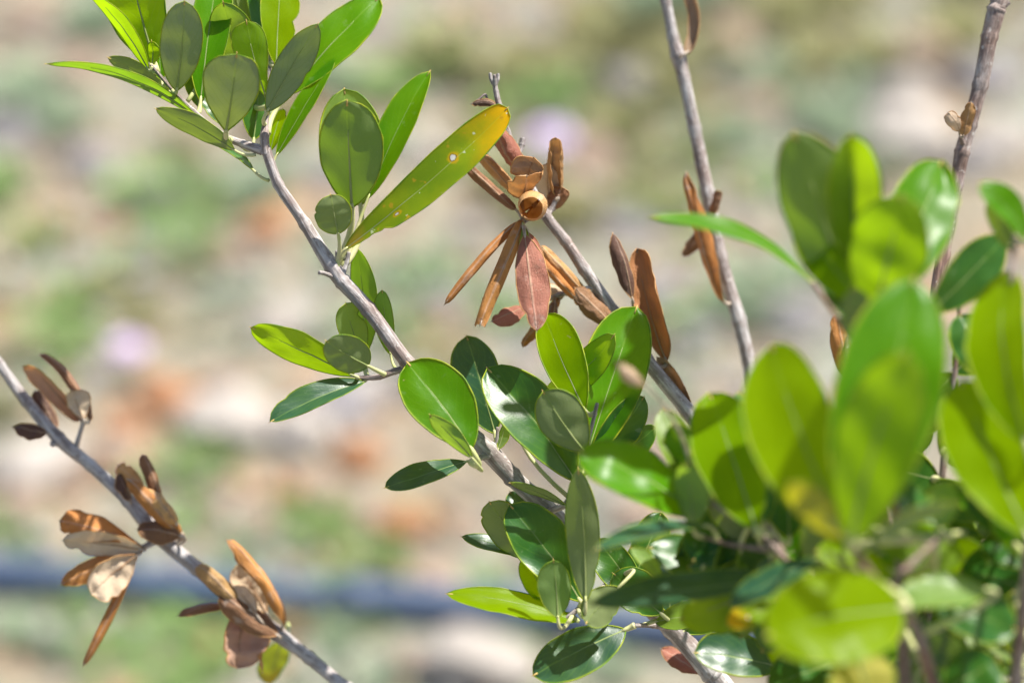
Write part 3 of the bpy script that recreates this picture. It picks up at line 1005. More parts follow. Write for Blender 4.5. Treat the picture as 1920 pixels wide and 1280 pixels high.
leaf('A', (500, 210), (596, 45), 66, 192, (-.3, -.9), 'S', 'lan', -.20)
leaf('A', (538, 178), (711, -6), 92, -28, (.9, 1.6), 'G', 'ell', -.25, bend=.05, att=(502, 250, .2))
leaf('A', (518, 292), (628, 112), 50, -48, (.5, .9), 'G', 'lan', -.35, bend=.04, side=.02, att=(512, 322, 0))
leaf('A', (476, 262), (484, 140), 70, 20, (.9, 1.4), 'D', 'ell', -.25)
leaf('A', (506, 284), (530, 204), 34, -30, (.8, 1.2), 'L', 'ell', -.3)
leaf('A', (440, 282), (292, 204), 52, 140, (-.1, -.9), 'O', 'lan', -.25, bend=.03, side=-.03, att=(480, 290, 0))
leaf('A', (474, 318), (404, 272), 34, 70, (.4, .8), 'D', 'lan', -.3, att=(503, 338, 0), side=.02)
leaf('A', (372, 200), (352, 110), 50, 25, (.7, 1.2), 'D', 'ell', -.3)
leaf('A', (420, 235), (390, 150), 56, 15, (.9, 1.4), 'D', 'ell', -.3)
leaf('A', (303, 150), (300, 90), 40, -20, (.4, .8), 'G', 'ell', -.3)
# node in the middle
leaf('A', (660, 388), (650, 188), 120, 178, (-.3, -1.5), 'U', 'ell', -.20, bend=-.02, att=(634, 490, .1), label='broad upright leaf showing its flat green underside')
leaf('A', (676, 385), (646, 168), 118, -4, (.6, .9), 'P', 'ell', -.25, bend=.03, att=(642, 500, .1))
leaf('A', (690, 372), (806, 134), 64, -14, (.4, 1.0), 'G', 'lan', -.2, fold=.55, att=(648, 500, .1))
leaf('A', (648, 466), (952, 203), 76, -16, (-.2, -.3), 'Y', 'yel', -.22, fold=.16, nv=60, twist=1, bend=.04, side=.03, yellow=True, att=(640, 520, 0), bites=((.20, 1, .42, .022), (.08, 1, .60, .09), (.15, 1, .45, .03)),
     label='yellowing leaf with orange tip and eaten spots')
leaf('A', (634, 438), (620, 366), 70, 184, (-.5, -.9), 'O', 'rnd', -.2, bend=-.04, att=(628, 500, 0))
leaf('A', (686, 662), (668, 464), 54, 158, (.9, .4), 'G', 'lan', -.25, att=(690, 706, .1))
leaf('A', (682, 690), (648, 568), 60, 200, (.3, -.1), 'P', 'obo', -.25, bites=((.75, -1, .5, .09),), att=(688, 708, .1))
leaf('A', (664, 704), (470, 614), 66, 152, (-.1, -1.0), 'L', 'ell', -.18, bend=.02)
leaf('A', (690, 686), (612, 640), 72, 168, (-.5, -1.4), 'O', 'rnd', -.2, bend=-.05, att=(722, 702, -.1))
leaf('A', (684, 715), (506, 790), 56, 34, (.1, -.8), 'B', 'ell', -.15, fold=.30, bend=.03)
leaf('A', (732, 664), (716, 544), 38, 196, (.5, .1), 'G', 'ell', -.3, att=(748, 694, 0))
# node below it
leaf('A', (884, 842), (764, 680), 122, 14, (-1.3, -.6), 'G', 'ell', -.16, bend=.05, label='broad bright green leaf with a shadow across its lower half')
leaf('A', (885, 858), (806, 778), 38, 150, (-1.5, -2.6), 'P', 'lan', -.3)
leaf('A', (874, 865), (722, 914), 56, 40, (-.2, -.9), 'B', 'ell', -.2, bend=.03)
leaf('A', (928, 812), (875, 630), 92, -6, (.6, 1.3), 'B', 'ell', -.15, bend=.03, att=(932, 825, .3), label='dark leaf dusted with a whitish sheen')
leaf('A', (934, 842), (948, 792), 22, 150, (.2, .2), 'P', 'lan', -.3)
leaf('A', (1078, 900), (914, 690), 118, 18, (-.6, -.2), 'D', 'ell', -.3, fold=.25, bend=.07)
leaf('A', (1004, 760), (1152, 628), 66, 160, (.75, -.3), 'L', 'ell', -.3, bend=.03, side=-.05, att=(1070, 935, .2))
leaf('A', (1096, 768), (1020, 588), 84, -12, (-.7, .7), 'L', 'ell', -.25, bend=.03)
leaf('A', (1094, 872), (1194, 576), 124, 6, (-.2, 1.2), 'G', 'ell', -.2, fold=.25, bend=.03)
leaf('A', (1096, 846), (1018, 734), 92, 172, (-1.4, -2.2), 'O', 'ell', -.2, bend=-.02)
leaf('A', (1106, 868), (1208, 744), 74, 20, (0, .5), 'D', 'ell', -.2)
leaf('A', (1112, 880), (1230, 800), 60, 30, (.4, .8), 'D', 'ell', -.2)
leaf('A', (1098, 1128), (1084, 878), 66, 170, (-2.0, -3.0), 'O', 'lan', -.35)
leaf('A', (1088, 1126), (956, 946), 108, 14, (-1.0, -.6), 'D', 'ell', -.2, bend=.04)
leaf('A', (986, 1044), (918, 940), 82, 160, (.2, -.4), 'O', 'rnd', -.2)
leaf('A', (1000, 1038), (866, 1006), 40, 40, (.6, .4), 'B', 'lan', -.2)
leaf('A', (1010, 1000), (956, 922), 54, 20, (.9, 1.2), 'B', 'ell', -.2)
leaf('A', (1062, 948), (956, 904), 34, 118, (-.4, -1.0), 'O', 'lan', -.2, side=.04)
leaf('A', (1082, 1164), (838, 1112), 66, 42, (-1.0, -1.2), 'L', 'lan', -.2, bend=.04)
leaf('A', (1030, 1130), (980, 1046), 56, 20, (-.8, -.8), 'L', 'ell', -.3, att=(1075, 1150, -.9))
leaf('A', (1046, 1158), (1038, 1050), 66, 192, (-1.8, -2.4), 'P', 'ell', -.45, att=(1075, 1150, -.9))
leaf('A', (1172, 1180), (1000, 1266), 98, 24, (-1.0, -1.6), 'B', 'ell', -.2, bend=.04)
leaf('A', (1160, 1100), (1098, 1168), 70, 165, (-1.6, -2.0), 'O', 'ell', -.2, att=(1140, 1095, .4))
leaf('A', (1182, 1098), (1240, 960), 70, 10, (.8, 1.4), 'D', 'ell', -.2, att=(1165, 1085, 1.1))
leaf('A', (1280, 1185), (1380, 1080), 80, 20, (1, 1.6), 'D', 'ell', -.2)
leaf('A', (1460, 1250), (1303, 1222), 92, 28, (-2.5, -3.2), 'B', 'ell', -.2, bend=.04, att=(1380, 1310, 1))
leaf('A', (1310, 1262), (1240, 1215), 50, 40, (1.6, 1.8), 'rd', 'lan', .6, att=(1345, 1275, 1))

leaf('A', (1240, 1150), (1150, 1075), 84, 20, (-.6, -.4), 'D', 'ell', -.2, att=(1225, 1145, 1.0))
leaf('A', (1255, 1150), (1265, 1010), 84, 6, (.2, 1.0), 'B', 'ell', -.2, att=(1235, 1152, 1.0))
leaf('A', (1230, 1165), (1330, 1150), 64, -40, (-.4, -.8), 'O', 'lan', -.2, att=(1240, 1160, 1.0))
leaf('A', (1200, 1120), (1120, 1010), 72, 12, (.2, .6), 'D', 'ell', -.2, att=(1195, 1112, 1.1))
# ---------------- B: the grey dead branch behind it
branch('B', [(926, 150, 1, 9), (930, 172, 1, 11), (936, 200, 1, 13), (950, 245, 1.2, 13), (985, 330, 1.4, 16), (1022, 402, 1.5, 22), (1060, 452, 1.6, 23), (1095, 505, 1.7, 25),
             (1150, 585, 1.9, 27), (1210, 672, 2.1, 29), (1290, 772, 2.3, 31), (1380, 900, 2.2, 33), (1480, 1100, 2, 35), (1540, 1330, 2, 38)], 0.12,
       'grey dead branch with rolled brown leaves and dry buds',
       twigs=[[(919, 137, 1, 7), (921, 148, 1, 8), (926, 158, 1, 10)], [(934, 138, 1, 7), (933, 150, 1, 8), (928, 160, 1, 10)], [(927, 140, .8, 7), (927, 160, .9, 10)],
              [(918, 256, 1, 8), (938, 280, 1.2, 9), (962, 310, 1.4, 10), (985, 335, 1.4, 11)],
              [(980, 258, 1.6, 11), (978, 272, 1.6, 13), (974, 290, 1.5, 8), (976, 315, 1.4, 9)],
              [(884, 196, 1, 5), (897, 188, 1, 5), (910, 178, 1, 5), (917, 196, 1, 6), (934, 215, 1.1, 8)],
              [(978, 425, .4, 7), (984, 415, .8, 9), (1004, 405, 1.2, 11), (1022, 404, 1.5, 16)],
              [(1040, 555, 1.8, 10), (1075, 545, 1.8, 9), (1100, 540, 1.7, 8), (1120, 542, 1.8, 12)],
              [(1042, 375, 1.6, 10), (1034, 392, 1.6, 11), (1024, 406, 1.5, 14)],
              [(1186, 565, 2, 8), (1196, 610, 2, 8), (1205, 660, 2.1, 12)]])
leaf('B', (966, 392), (868, 304), 62, 10, (.6, .6), 'br', 'str', 2.6, tubular=.5, bend=-.04)
leaf('B', (962, 356), (894, 286), 74, 0, (1.4, 1.4), 'tn', 'str', 2.6, tubular=.5, att=(985, 330, 1.4))
leaf('B', (983, 318), (930, 240), 78, -30, (1.2, .9), 'rd', 'lan', 2.1, tubular=.3, att=(985, 330, 1.4))
leaf('B', (982, 344), (1002, 294), 92, 170, (.7, .3), 'br', 'obo', 1.5, tubular=.4)
leaf('B', (980, 372), (988, 332), 96, 25, (.6, -.2), 'tn', 'str', 1.1, tubular=.6, bend=.05)
leaf('B', (1001, 385), (995, 391), 205, 0, (1.3, -1.0), 'tn', 'str', 3.0, tubular=.98, cut=.5, twist=2, bend=0, calm=True, label='rolled dead leaf seen end-on as an open ring', att=(1015, 396, 1.4))
leaf('B', (1046, 366), (1042, 258), 88, 200, (1.6, 1.2), 'tn', 'str', 2.5, tubular=.5, bend=.04)
leaf('B', (1030, 392), (1026, 306), 46, 186, (1.7, 1.5), 'cr', 'ell', .5)
leaf('B', (1040, 392), (1052, 350), 50, 10, (1.7, 1.5), 'br', 'ell', 1.2)
leaf('B', (972, 416), (834, 570), 62, 10, (.4, -.2), 'or', 'str', 2.9, tubular=.6)
leaf('B', (977, 414), (899, 612), 84, -10, (.3, -.6), 'or', 'str', 2.5, tubular=.45, cut=.86, label='orange-brown rolled leaf with pale open end hanging down')
leaf('B', (984, 440), (1006, 620), 64, 0, (-.1, -.9), 'rd', 'lan', .35, bend=.02, label='flat reddish dead leaf with pale midrib hanging down')
leaf('B', (990, 436), (1014, 540), 46, -40, (.6, .4), 'rd', 'lan', .5)
leaf('B', (981, 424), (979, 471), 23, 4, (.1, -.1), 'P', 'ell', .3, label='tiny pale dried bud leaf')
leaf('B', (990, 574), (922, 602), 36, 30, (1.2, 1.0), 'rd', 'ell', .5, att=(1040, 555, 1.8))
leaf('B', (1092, 544), (1012, 462), 66, 10, (1.8, 1.4), 'tn', 'str', 2.4, tubular=.4)
leaf('B', (1080, 560), (1010, 480), 58, -10, (1.6, 1.2), 'or', 'str', 2.6, tubular=.5)
leaf('B', (1048, 560), (980, 650), 66, 10, (2, 1.8), 'or', 'str', 2.6, tubular=.5)
leaf('B', (1040, 566), (1024, 650), 56, -10, (2.2, 2.2), 'br', 'str', 2.4, tubular=.5)
leaf('B', (1060, 552), (1020, 540), 40, 20, (2, 2), 'cr', 'ell', 1.2)
leaf('B', (1150, 610), (1078, 540), 56, 20, (1.6, 1.5), 'br', 'ell', 1.2)
leaf('B', (1249, 676), (1194, 466), 78, 176, (2.2, 1.9), 'hk', 'ell', 1.5, tubular=.2, twist=5, bend=-.02, side=.03, att=(1225, 690, 2.1), label='upright orange-brown leaf curled into a dark hollow boat')
leaf('B', (1186, 560), (1148, 436), 40, 30, (2.1, 2.1), 'dk', 'lan', 1.2)
leaf('B', (1290, 785), (1232, 670), 46, 160, (2, 1.6), 'br', 'lan', 1.2, side=-.04)
leaf('B', (936, 205), (884, 195), 18, 40, (1, 1), 'dk', 'lan', 1.2, bend=.35)

# ---------------- C: the upright dead stem, with a leafy top added out of view
branch('C', [(870, -640, 1, 8), (960, -600, 2, 11), (1070, -530, 3, 14), (1150, -400, 4.5, 16), (1200, -240, 6, 18), (1228, -110, 6, 20), (1248, 0, 6, 21), (1262, 70, 6, 23), (1272, 104, 6, 32), (1282, 145, 6, 25), (1302, 240, 6, 26), (1326, 360, 6, 28), (1350, 480, 6, 28), (1385, 600, 6, 29),
             (1412, 715, 6, 29), (1440, 840, 5.6, 30), (1490, 1050, 5, 32), (1520, 1330, 4, 34)], 0.18, 'upright smooth grey dead stem with few brown leaves')
leaf('C', (1284, 100), (1278, -30), 40, 150, (5.6, 5.8), 'br', 'str', 1.6, bend=.14, side=-.10)
leaf('C', (1358, 566), (1288, 322), 66, -30, (5.6, 5.2), 'or', 'lan', 2.0, tubular=.3, bend=.03, twist=8, label='long narrow brown leaf curled lengthwise against the stem')
leaf('C', (1336, 400), (1347, 356), 34, 10, (5.8, 5.6), 'br', 'str', 2.0)
leaf('C', (1330, 420), (1280, 480), 30, 10, (6, 6.2), 'br', 'lan', 1.0)

for i, (x, y, dx, dy, dd, w, ro) in enumerate((  # unseen leaves overhead, placed so their shade dapples branch E
        (880, -640, -150, 60, 1, 76, 30), (900, -630, 60, -150, 1, 76, 20), (960, -600, -90, 140, 2, 76, 20), (1020, -560, 130, -90, 2.6, 76, 20),
        (1070, -530, -150, 20, 3, 76, 30), (1080, -520, 140, 50, 3, 80, 20), (1130, -440, -140, 80, 4, 76, 20), (875, -640, -120, -90, 1, 76, 30))):
    leaf('C', (x, y), (x + dx, y + dy), w, ro, (dd, dd - 1.5 + (i % 3)), 'G', 'lan', -.25)
# ---------------- D: the bare stem on the far right, leafy top added out of view
branch('D', [(1800, -650, -5, 14), (1830, -540, -4, 22), (1890, -360, -1.5, 28), (1905, -170, 2, 34), (1873, 0, 2, 34), (1868, 18, 2, 38), (1856, 70, 2, 33), (1838, 160, 2, 32), (1818, 235, 2, 29), (1804, 285, 2, 31), (1793, 345, 2, 28), (1768, 480, 1.8, 28),
             (1745, 640, 1, 28), (1720, 850, 0, 30), (1690, 1080, -1, 32), (1660, 1330, -2, 34)], 0.55, 'bare reddish-brown stem with a ridged bark',
       twigs=[[(1893, 4, 2, 9), (1885, 10, 2, 11), (1872, 20, 2, 16)], [(1856, 10, 2, 7), (1860, 16, 2, 9), (1868, 22, 2, 14)], [(1800, 250, 1.6, 7), (1803, 262, 1.7, 9), (1808, 275, 2, 14)],
              [(2100, -760, -9, 8), (2040, -690, -8, 11), (1980, -560, -5, 14), (1930, -430, -2.5, 17), (1896, -330, -1, 20)], [(1790, -740, -7, 10), (1850, -620, -5, 14), (1880, -440, -2, 18)]])
leaf('D', (1806, 254), (1820, 192), 34, 15, (1.4, 1.2), 'tn', 'str', .9, label='small tan scale leaf on the bare stem')
leaf('D', (1799, 246), (1788, 219), 30, 20, (1.4, .9), 'cr', 'obo', .9, hook=.5)

for i, (x, y, dx, dy, dd, w, ro) in enumerate((  # unseen leaves overhead, placed to throw shade on the lower leaves of A
        (1800, -585, 180, -40, -4.5, 110, 20), (1840, -520, -150, 120, -3, 110, 20), (1860, -470, 170, 60, -3, 100, 10), (1880, -400, -190, 40, -2, 100, 30),
        (2040, -690, -170, -40, -8, 120, 10), (2050, -700, 60, 160, -8, 120, 10), (2090, -750, -60, -170, -9, 120, 20), (2000, -600, 170, 30, -6, 120, 10), (1990, -580, -180, 20, -6, 120, 10),
        (1790, -730, 180, -30, -7, 120, 10), (1770, -750, 10, -170, -7, 120, 20), (1850, -620, 170, -80, -5, 120, 10))):
    leaf('D', (x, y), (x + dx, y + dy), w, ro, (dd, dd - 1.5 + (i % 3)), 'G', 'ell', -.25)
# ---------------- E: the drooping dead branch at lower left
branch('E', [(-90, 560, 5, 18), (0, 684, 5, 21), (50, 752, 5, 23), (110, 822, 5, 27), (170, 872, 5, 25), (240, 938, 5, 28), (300, 1006, 5, 34), (370, 1065, 5, 28), (440, 1122, 5, 27),
             (520, 1187, 5, 31), (580, 1232, 5, 26), (650, 1290, 4.8, 28), (760, 1380, 4.4, 32)], 0.10, 'thin drooping dead branch with curled tan leaves',
       twigs=[[(158, 786, 4.6, 12), (152, 806, 4.8, 9), (142, 838, 5, 11)], [(96, 832, 4.8, 13), (112, 832, 5, 14), (130, 842, 5, 16)], [(262, 1030, 4.6, 13), (280, 1020, 4.8, 14), (302, 1010, 5, 18)]])
leaf('E', (150, 787), (44, 686), 66, 160, (4.6, 4.4), 'or', 'str', 2.0, tubular=.4)
leaf('E', (158, 780), (74, 664), 40, 30, (4.8, 5.0), 'br', 'str', 1.8, tubular=.3, bend=.12, side=.05)
leaf('E', (156, 786), (136, 732), 48, 190, (4.4, 4.4), 'cr', 'obo', .6)
leaf('E', (106, 802), (66, 732), 46, 20, (5.4, 5.6), 'dk', 'str', 1.2)
leaf('E', (88, 812), (24, 800), 34, 30, (4.8, 4.8), 'dk', 'lan', .6)
leaf('E', (168, 788), (164, 746), 22, 30, (4.8, 4.8), 'dk', 'lan', 1.2)
leaf('E', (340, 1000), (238, 898), 108, 0, (4.8, 4.0), 'or', 'str', 2.8, tubular=.85, label='tan leaf rolled into a tube with an open round end')
leaf('E', (330, 980), (270, 920), 96, 20, (4.4, 4.2), 'tn', 'str', 2.6, tubular=.6)
leaf('E', (296, 940), (266, 852), 48, 30, (4.6, 4.6), 'br', 'str', 1.8, tubular=.4)
leaf('E', (270, 915), (222, 872), 40, 0, (4.8, 4.8), 'tn', 'obo', 1.2)
leaf('E', (244, 938), (222, 888), 36, 40, (4.7, 4.7), 'dk', 'str', 1.0)
leaf('E', (338, 1004), (258, 990), 56, 30, (4.4, 4.2), 'br', 'ell', .9)
leaf('E', (268, 1024), (112, 976), 60, 20, (4.5, 4.2), 'or', 'spa', .5)
leaf('E', (268, 1030), (118, 1012), 56, 150, (4.3, 3.9), 'cr', 'ell', .5)
leaf('E', (256, 1040), (114, 1094), 48, 20, (4.5, 4.2), 'or', 'ell', .7)
leaf('E', (258, 1040), (172, 1114), 74, 165, (4.3, 3.8), 'cr', 'obo', .5)
leaf('E', (250, 1052), (156, 1248), 58, 0, (4.6, 4.4), 'or', 'str', 2.6, tubular=.7)
leaf('E', (445, 1126), (368, 1062), 66, 10, (4.4, 4.5), 'tn', 'str', 1.8, tubular=.5)
leaf('E', (530, 1172), (424, 1012), 62, 40, (4.7, 4.4), 'or', 'str', 1.7, tubular=.3, bend=.10)
leaf('E', (500, 1150), (446, 1058), 60, 176, (4.9, 4.9), 'cr', 'obo', .5, att=(522, 1180, 5))
leaf('E', (520, 1190), (412, 1112), 66, 20, (4.5, 4.2), 'br', 'ell', 1.3)
leaf('E', (480, 1150), (440, 1098), 40, 170, (4.3, 4.3), 'cr', 'ell', .5, att=(510, 1180, 5))
leaf('E', (424, 1136), (334, 1154), 30, 40, (4.8, 4.6), 'br', 'str', .9, bend=.12)
leaf('E', (450, 1150), (446, 1252), 92, 165, (4.9, 4.6), 'rd', 'rnd', .9, bend=-.06, att=(480, 1168, 5))
leaf('E', (478, 1180), (492, 1260), 30, 70, (4.9, 4.9), 'tn', 'str', .8, att=(505, 1180, 5))
leaf('E', (528, 1200), (505, 1282), 60, 150, (8, 9), 'Y', 'ell', -.3, yellow=True, att=(540, 1200, 5))

# ---------------- F: leafy shoots nearer the viewer
branch('F1', [(1602, 470, -12, 8), (1612, 560, -12, 13), (1640, 660, -12, 17), (1662, 820, -12, 19), (1682, 1000, -11, 22), (1700, 1320, -10, 26)], 0.8, 'upright leafy green shoot',
       twigs=[[(1524, 532, -9, 9), (1560, 580, -10, 12), (1600, 640, -11.5, 14), (1640, 680, -12, 16)], [(1750, 560, -9, 8), (1720, 620, -10, 10), (1680, 690, -12, 12), (1648, 710, -12, 14)]])
leaf('F1', (1600, 575), (1488, 248), 150, 174, (-11.2, -12.4), 'U', 'ell', -.30, bend=-.04)
leaf('F1', (1598, 490), (1596, 252), 100, 180, (-12, -13), 'L', 'ell', -.2, fold=-.75)
leaf('F1', (1640, 580), (1494, 408), 78, -16, (-12.6, -10.8), 'L', 'ell', -.25, bend=.06)
leaf('F1', (1640, 640), (1540, 480), 84, 30, (-11.4, -10.6), 'D', 'ell', -.2)
leaf('F1', (1526, 532), (1218, 406), 62, 62, (-9, -10.2), 'G', 'lan', -.3, bend=.10, side=.03, label='long narrow leaf reaching left across the upright dead stem')
leaf('F1', (1640, 585), (1692, 366), 150, 176, (-13, -14.2), 'L', 'ell', -.3, bend=-.03)
leaf('F1', (1660, 560), (1766, 302), 132, 10, (-11.6, -9), 'G', 'ell', -.25, bend=.03)
leaf('F1', (1748, 585), (1882, 448), 92, 20, (-9, -8.4), 'D', 'ell', -.2)
leaf('F1', (1640, 690), (1600, 540), 70, 170, (-13, -13.6), 'O', 'ell', -.3)
branch('F2', [(1618, 920, -16, 8), (1600, 1010, -16, 15), (1632, 1078, -15.4, 19), (1676, 1120, -14.6, 21), (1722, 1190, -13.4, 24), (1765, 1330, -12, 28)], 0.8, 'leafy green shoot with the broadest blurred leaves',
       twigs=[[(1765, 1004, -13, 9), (1715, 1050, -14, 13), (1668, 1098, -14.6, 16)], [(1545, 1030, -15, 9), (1585, 1058, -15, 12), (1640, 1085, -15.3, 16)], [(1775, 1000, -13, 6), (1757, 1008, -13, 8), (1745, 1022, -13.2, 10)]])
leaf('F2', (1592, 1015), (1446, 645), 170, -14, (-16, -12.4), 'L', 'ell', -.25, bend=.06)
leaf('F2', (1606, 1015), (1714, 522), 200, -4, (-16.6, -14.8), 'G', 'ell', -.25, bend=.06, label='largest blurred green leaf, upright with a pale sheen at its tip')
leaf('F2', (1596, 1015), (1700, 660), 160, 166, (-17.2, -18.6), 'L', 'ell', -.35, bend=-.02)
leaf('F2', (1588, 1010), (1480, 905), 70, 160, (-16.8, -17.4), 'Y', 'ell', -.3)
leaf('F2', (1620, 1030), (1790, 945), 66, -120, (-15.6, -15), 'B', 'lan', -.3, bend=.05)
leaf('F2', (1690, 1140), (1436, 1190), 190, 16, (-16, -17.5), 'L', 'rnd', -.2, bend=.06, label='round glossy blurred leaf lying towards the viewer')
leaf('F2', (1600, 1200), (1640, 1330), 130, 160, (-14.5, -15), 'Y', 'ell', -.2, att=(1676, 1120, -14.6))
leaf('F2', (1850, 1105), (1682, 1130), 96, 44, (-13.4, -14.4), 'P', 'ell', -.35, att=(1722, 1190, -13.4))
leaf('F2', (1740, 1130), (1905, 1180), 110, -20, (-12.4, -12), 'D', 'ell', -.2)
leaf('F2', (1760, 990), (1775, 900), 60, 20, (-13, -12.8), 'P', 'ell', -.3)
leaf('F2', (1770, 1300), (1870, 1235), 120, -20, (-12.6, -12.6), 'D', 'ell', -.2)
branch('F3', [(1905, 430, -11, 8), (1898, 520, -11.4, 12), (1912, 700, -12, 15), (1925, 900, -12.5, 18), (1930, 1000, -12.5, 20), (1900, 1320, -10, 25)], 0.8, 'leafy shoot rising beside the bare reddish stem',
       twigs=[[(1840, 660, -7, 8), (1870, 720, -8.6, 10), (1912, 780, -12, 14)]])
leaf('F3', (1924, 452), (1836, 344), 66, 40, (-11.2, -11.6), 'G', 'ell', -.4, bend=.12)
leaf('F3', (1900, 470), (1850, 380), 50, 150, (-10.8, -10.4), 'O', 'ell', -.3)
leaf('F3', (1925, 830), (1886, 508), 130, -30, (-14, -10.8), 'L', 'ell', -.3, bend=.10)
leaf('F3', (1850, 712), (1800, 590), 96, 10, (-7, -6.4), 'D', 'ell', -.2)
leaf('F3', (1856, 700), (1842, 660), 40, 10, (-6.6, -6.4), 'or', 'ell', 1.2)
leaf('F3', (1928, 1005), (1800, 712), 142, 4, (-14.4, -11.8), 'L', 'ell', -.2, bend=.05)
leaf('F3', (1935, 900), (1880, 760), 110, 20, (-12, -11), 'D', 'ell', -.2)
leaf('F3', (1920, 1010), (1830, 900), 110, 16, (-11, -10), 'D', 'ell', -.2)
leaf('F3', (1925, 1060), (1850, 1000), 90, 24, (-10.4, -9.6), 'D', 'ell', -.2)
leaf('F3', (1900, 1260), (1800, 1200), 100, 30, (-9, -8.6), 'G', 'ell', -.2)
leaf('F3', (1930, 1240), (1900, 1110), 100, 10, (-9.4, -9.4), 'O', 'ell', -.2)
branch('F4', [(1322, 930, -8, 8), (1362, 960, -9, 10), (1425, 1000, -10, 13), (1490, 1070, -10, 16), (1560, 1160, -9, 19), (1610, 1330, -8, 24)], 0.8, 'low leafy shoot between the sharp branch and the broad blurred leaves',
       twigs=[[(1300, 1000, -8, 7), (1370, 1020, -9, 9), (1440, 1030, -10, 12)], [(1240, 935, -7.4, 7), (1290, 935, -7.6, 8), (1345, 948, -8.6, 10)], [(1440, 1080, -8.6, 8), (1490, 1090, -9.2, 11), (1530, 1110, -9.4, 14)],
              [(1370, 930, -6, 8), (1420, 960, -7.6, 10), (1470, 1040, -9.8, 13)]])
leaf('F4', (1300, 965), (1084, 846), 124, 36, (-8, -8.6), 'G', 'ell', -.35, bend=.10, label='glossy leaf with a bright white glint across its tip')
leaf('F4', (1300, 985), (1284, 872), 80, 150, (-8.6, -9), 'P', 'ell', -.55)
leaf('F4', (1418, 992), (1330, 738), 134, -8, (-10.4, -7.6), 'L', 'ell', -.25, bend=.05)
leaf('F4', (1310, 930), (1244, 766), 74, 24, (-7, -6.4), 'O', 'ell', -.25)
leaf('F4', (1432, 985), (1420, 716), 84, 20, (-9, -8), 'D', 'ell', -.3, hook=.5, bend=.06)
leaf('F4', (1480, 1010), (1470, 800), 110, 4, (-8, -7.4), 'D', 'ell', -.25)
leaf('F4', (1320, 985), (1116, 1030), 66, 64, (-9, -10), 'B', 'lan', -.3, bend=.05)
leaf('F4', (1486, 1082), (1108, 1132), 76, 40, (-8.6, -9.2), 'B', 'lan', -.25, bend=.03, label='long dark blurred leaf lying level above the stems')
leaf('F4', (1390, 1085), (1216, 1026), 92, 30, (-5, -5.4), 'D', 'ell', -.25, att=(1450, 1070, -9))
leaf('F4', (1240, 1085), (1182, 1026), 34, 30, (-5, -5), 'P', 'lan', -.3, att=(1320, 1060, -7))
leaf('F4', (1470, 1125), (1364, 1172), 64, 30, (-9.6, -10), 'Y', 'ell', -.3, yellow=True)
leaf('F4', (1440, 1040), (1340, 920), 96, 160, (-7, -7.6), 'O', 'ell', -.25)
leaf('F4', (1540, 1120), (1420, 1060), 90, 20, (-7.6, -7), 'O', 'ell', -.25)
leaf('F4', (1540, 1080), (1540, 960), 90, 170, (-9, -9.2), 'O', 'ell', -.25)
leaf('F4', (1580, 1240), (1440, 1290), 96, 24, (-7, -7), 'D', 'ell', -.2)
leaf('F4', (1206, 720), (1160, 682), 30, 20, (-11, -11.6), 'cr', 'lan', .8, att=(1300, 935, -7.6), label='small pale dry leaf on a thin stalk')
# ---------------- G: inner shoots filling the bush behind those
branch('G', [(1800, 560, -4, 8), (1790, 700, -4, 11), (1770, 860, -4, 14), (1750, 1050, -4, 17), (1720, 1330, -4, 22)], 0.8, 'shaded leafy shoot inside the shrub',
       twigs=[[(1590, 585, -1, 10), (1592, 700, -2, 12), (1640, 860, -3.4, 14), (1740, 1080, -4, 18)], [(1860, 1000, -4, 10), (1800, 1060, -4, 12), (1745, 1110, -4, 16)], [(1620, 900, -4, 9), (1680, 1000, -4, 12), (1738, 1120, -4, 16)]])
leaf('G', (1588, 712), (1568, 588), 46, 10, (-1.6, -1.4), 'or', 'lan', 1.2)
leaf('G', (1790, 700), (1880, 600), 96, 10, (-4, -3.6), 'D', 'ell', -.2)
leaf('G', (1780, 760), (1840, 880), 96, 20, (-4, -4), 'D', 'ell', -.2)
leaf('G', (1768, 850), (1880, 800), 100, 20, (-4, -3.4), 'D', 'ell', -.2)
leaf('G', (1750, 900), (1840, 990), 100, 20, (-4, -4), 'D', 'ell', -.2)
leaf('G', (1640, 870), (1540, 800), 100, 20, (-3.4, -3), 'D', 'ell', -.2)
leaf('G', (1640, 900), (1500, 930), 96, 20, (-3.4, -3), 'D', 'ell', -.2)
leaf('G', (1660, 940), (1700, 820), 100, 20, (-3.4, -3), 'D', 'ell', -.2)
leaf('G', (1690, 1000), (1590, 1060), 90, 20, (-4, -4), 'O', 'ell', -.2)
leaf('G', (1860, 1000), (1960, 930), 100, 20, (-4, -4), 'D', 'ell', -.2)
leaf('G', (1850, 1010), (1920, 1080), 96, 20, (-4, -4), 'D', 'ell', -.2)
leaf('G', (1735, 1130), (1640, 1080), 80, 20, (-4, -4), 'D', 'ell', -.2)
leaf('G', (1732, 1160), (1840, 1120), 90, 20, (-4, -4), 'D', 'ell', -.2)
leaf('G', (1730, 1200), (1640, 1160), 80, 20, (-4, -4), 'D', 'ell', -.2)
leaf('G', (1728, 1240), (1830, 1270), 90, 20, (-4, -4), 'D', 'ell', -.2)
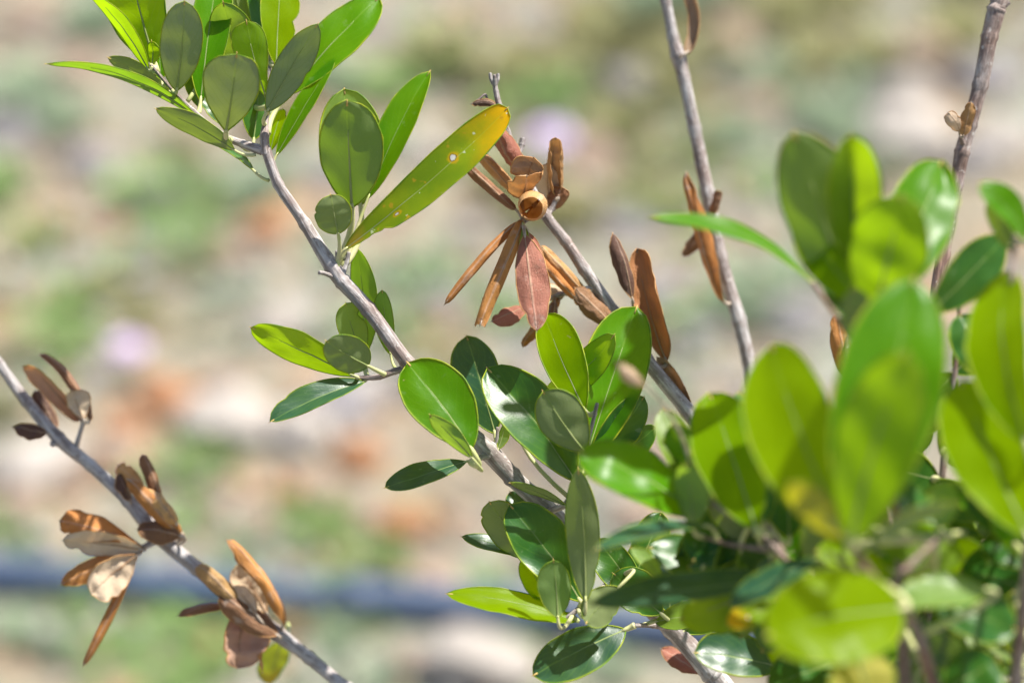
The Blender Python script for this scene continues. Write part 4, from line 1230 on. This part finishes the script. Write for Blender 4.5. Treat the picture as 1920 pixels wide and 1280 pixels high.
for i, (x, y, dx, dy, dd, w, ro, pl) in enumerate((
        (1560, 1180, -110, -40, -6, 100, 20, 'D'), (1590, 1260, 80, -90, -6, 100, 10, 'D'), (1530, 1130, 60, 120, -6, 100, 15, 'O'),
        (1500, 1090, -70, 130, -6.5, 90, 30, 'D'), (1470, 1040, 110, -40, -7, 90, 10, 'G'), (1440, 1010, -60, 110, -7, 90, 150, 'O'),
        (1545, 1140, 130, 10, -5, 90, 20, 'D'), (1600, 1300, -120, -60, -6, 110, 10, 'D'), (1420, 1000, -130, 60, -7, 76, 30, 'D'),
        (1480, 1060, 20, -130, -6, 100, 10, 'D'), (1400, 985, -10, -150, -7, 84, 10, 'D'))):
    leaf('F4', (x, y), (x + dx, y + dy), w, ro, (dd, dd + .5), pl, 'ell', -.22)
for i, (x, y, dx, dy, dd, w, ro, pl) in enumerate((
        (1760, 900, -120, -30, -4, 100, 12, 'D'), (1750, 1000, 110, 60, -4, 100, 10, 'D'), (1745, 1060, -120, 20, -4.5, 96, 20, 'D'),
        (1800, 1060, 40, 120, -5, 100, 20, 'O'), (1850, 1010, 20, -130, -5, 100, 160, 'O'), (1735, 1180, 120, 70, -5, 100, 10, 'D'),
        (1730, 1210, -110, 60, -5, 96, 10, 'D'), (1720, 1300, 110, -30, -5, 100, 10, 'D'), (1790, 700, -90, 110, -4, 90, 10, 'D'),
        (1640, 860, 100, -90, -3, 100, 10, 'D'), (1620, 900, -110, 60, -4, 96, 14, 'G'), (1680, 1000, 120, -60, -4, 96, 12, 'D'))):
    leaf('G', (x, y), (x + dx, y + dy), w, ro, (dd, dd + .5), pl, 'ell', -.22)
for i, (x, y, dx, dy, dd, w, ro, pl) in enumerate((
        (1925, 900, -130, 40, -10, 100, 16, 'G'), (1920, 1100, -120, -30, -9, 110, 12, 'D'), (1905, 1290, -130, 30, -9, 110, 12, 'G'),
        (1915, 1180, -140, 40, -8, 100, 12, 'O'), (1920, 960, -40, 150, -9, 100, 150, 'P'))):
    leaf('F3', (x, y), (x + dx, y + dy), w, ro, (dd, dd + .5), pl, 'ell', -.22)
frnd = random.Random(23)
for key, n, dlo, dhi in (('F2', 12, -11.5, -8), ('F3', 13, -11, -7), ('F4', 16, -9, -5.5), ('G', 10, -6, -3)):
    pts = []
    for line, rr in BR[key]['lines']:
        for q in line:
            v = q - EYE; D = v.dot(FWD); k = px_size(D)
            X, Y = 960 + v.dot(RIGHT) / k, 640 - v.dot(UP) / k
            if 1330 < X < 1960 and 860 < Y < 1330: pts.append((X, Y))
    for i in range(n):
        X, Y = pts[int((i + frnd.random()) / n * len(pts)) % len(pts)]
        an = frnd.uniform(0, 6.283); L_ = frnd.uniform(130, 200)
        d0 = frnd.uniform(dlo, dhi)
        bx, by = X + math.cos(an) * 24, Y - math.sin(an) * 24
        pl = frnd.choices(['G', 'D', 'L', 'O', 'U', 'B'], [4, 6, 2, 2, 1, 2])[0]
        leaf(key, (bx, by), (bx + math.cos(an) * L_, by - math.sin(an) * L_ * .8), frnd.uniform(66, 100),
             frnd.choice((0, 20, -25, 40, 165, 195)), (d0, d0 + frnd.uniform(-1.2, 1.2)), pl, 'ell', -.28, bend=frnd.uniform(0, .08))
for q in LONG: print('LONG', q)
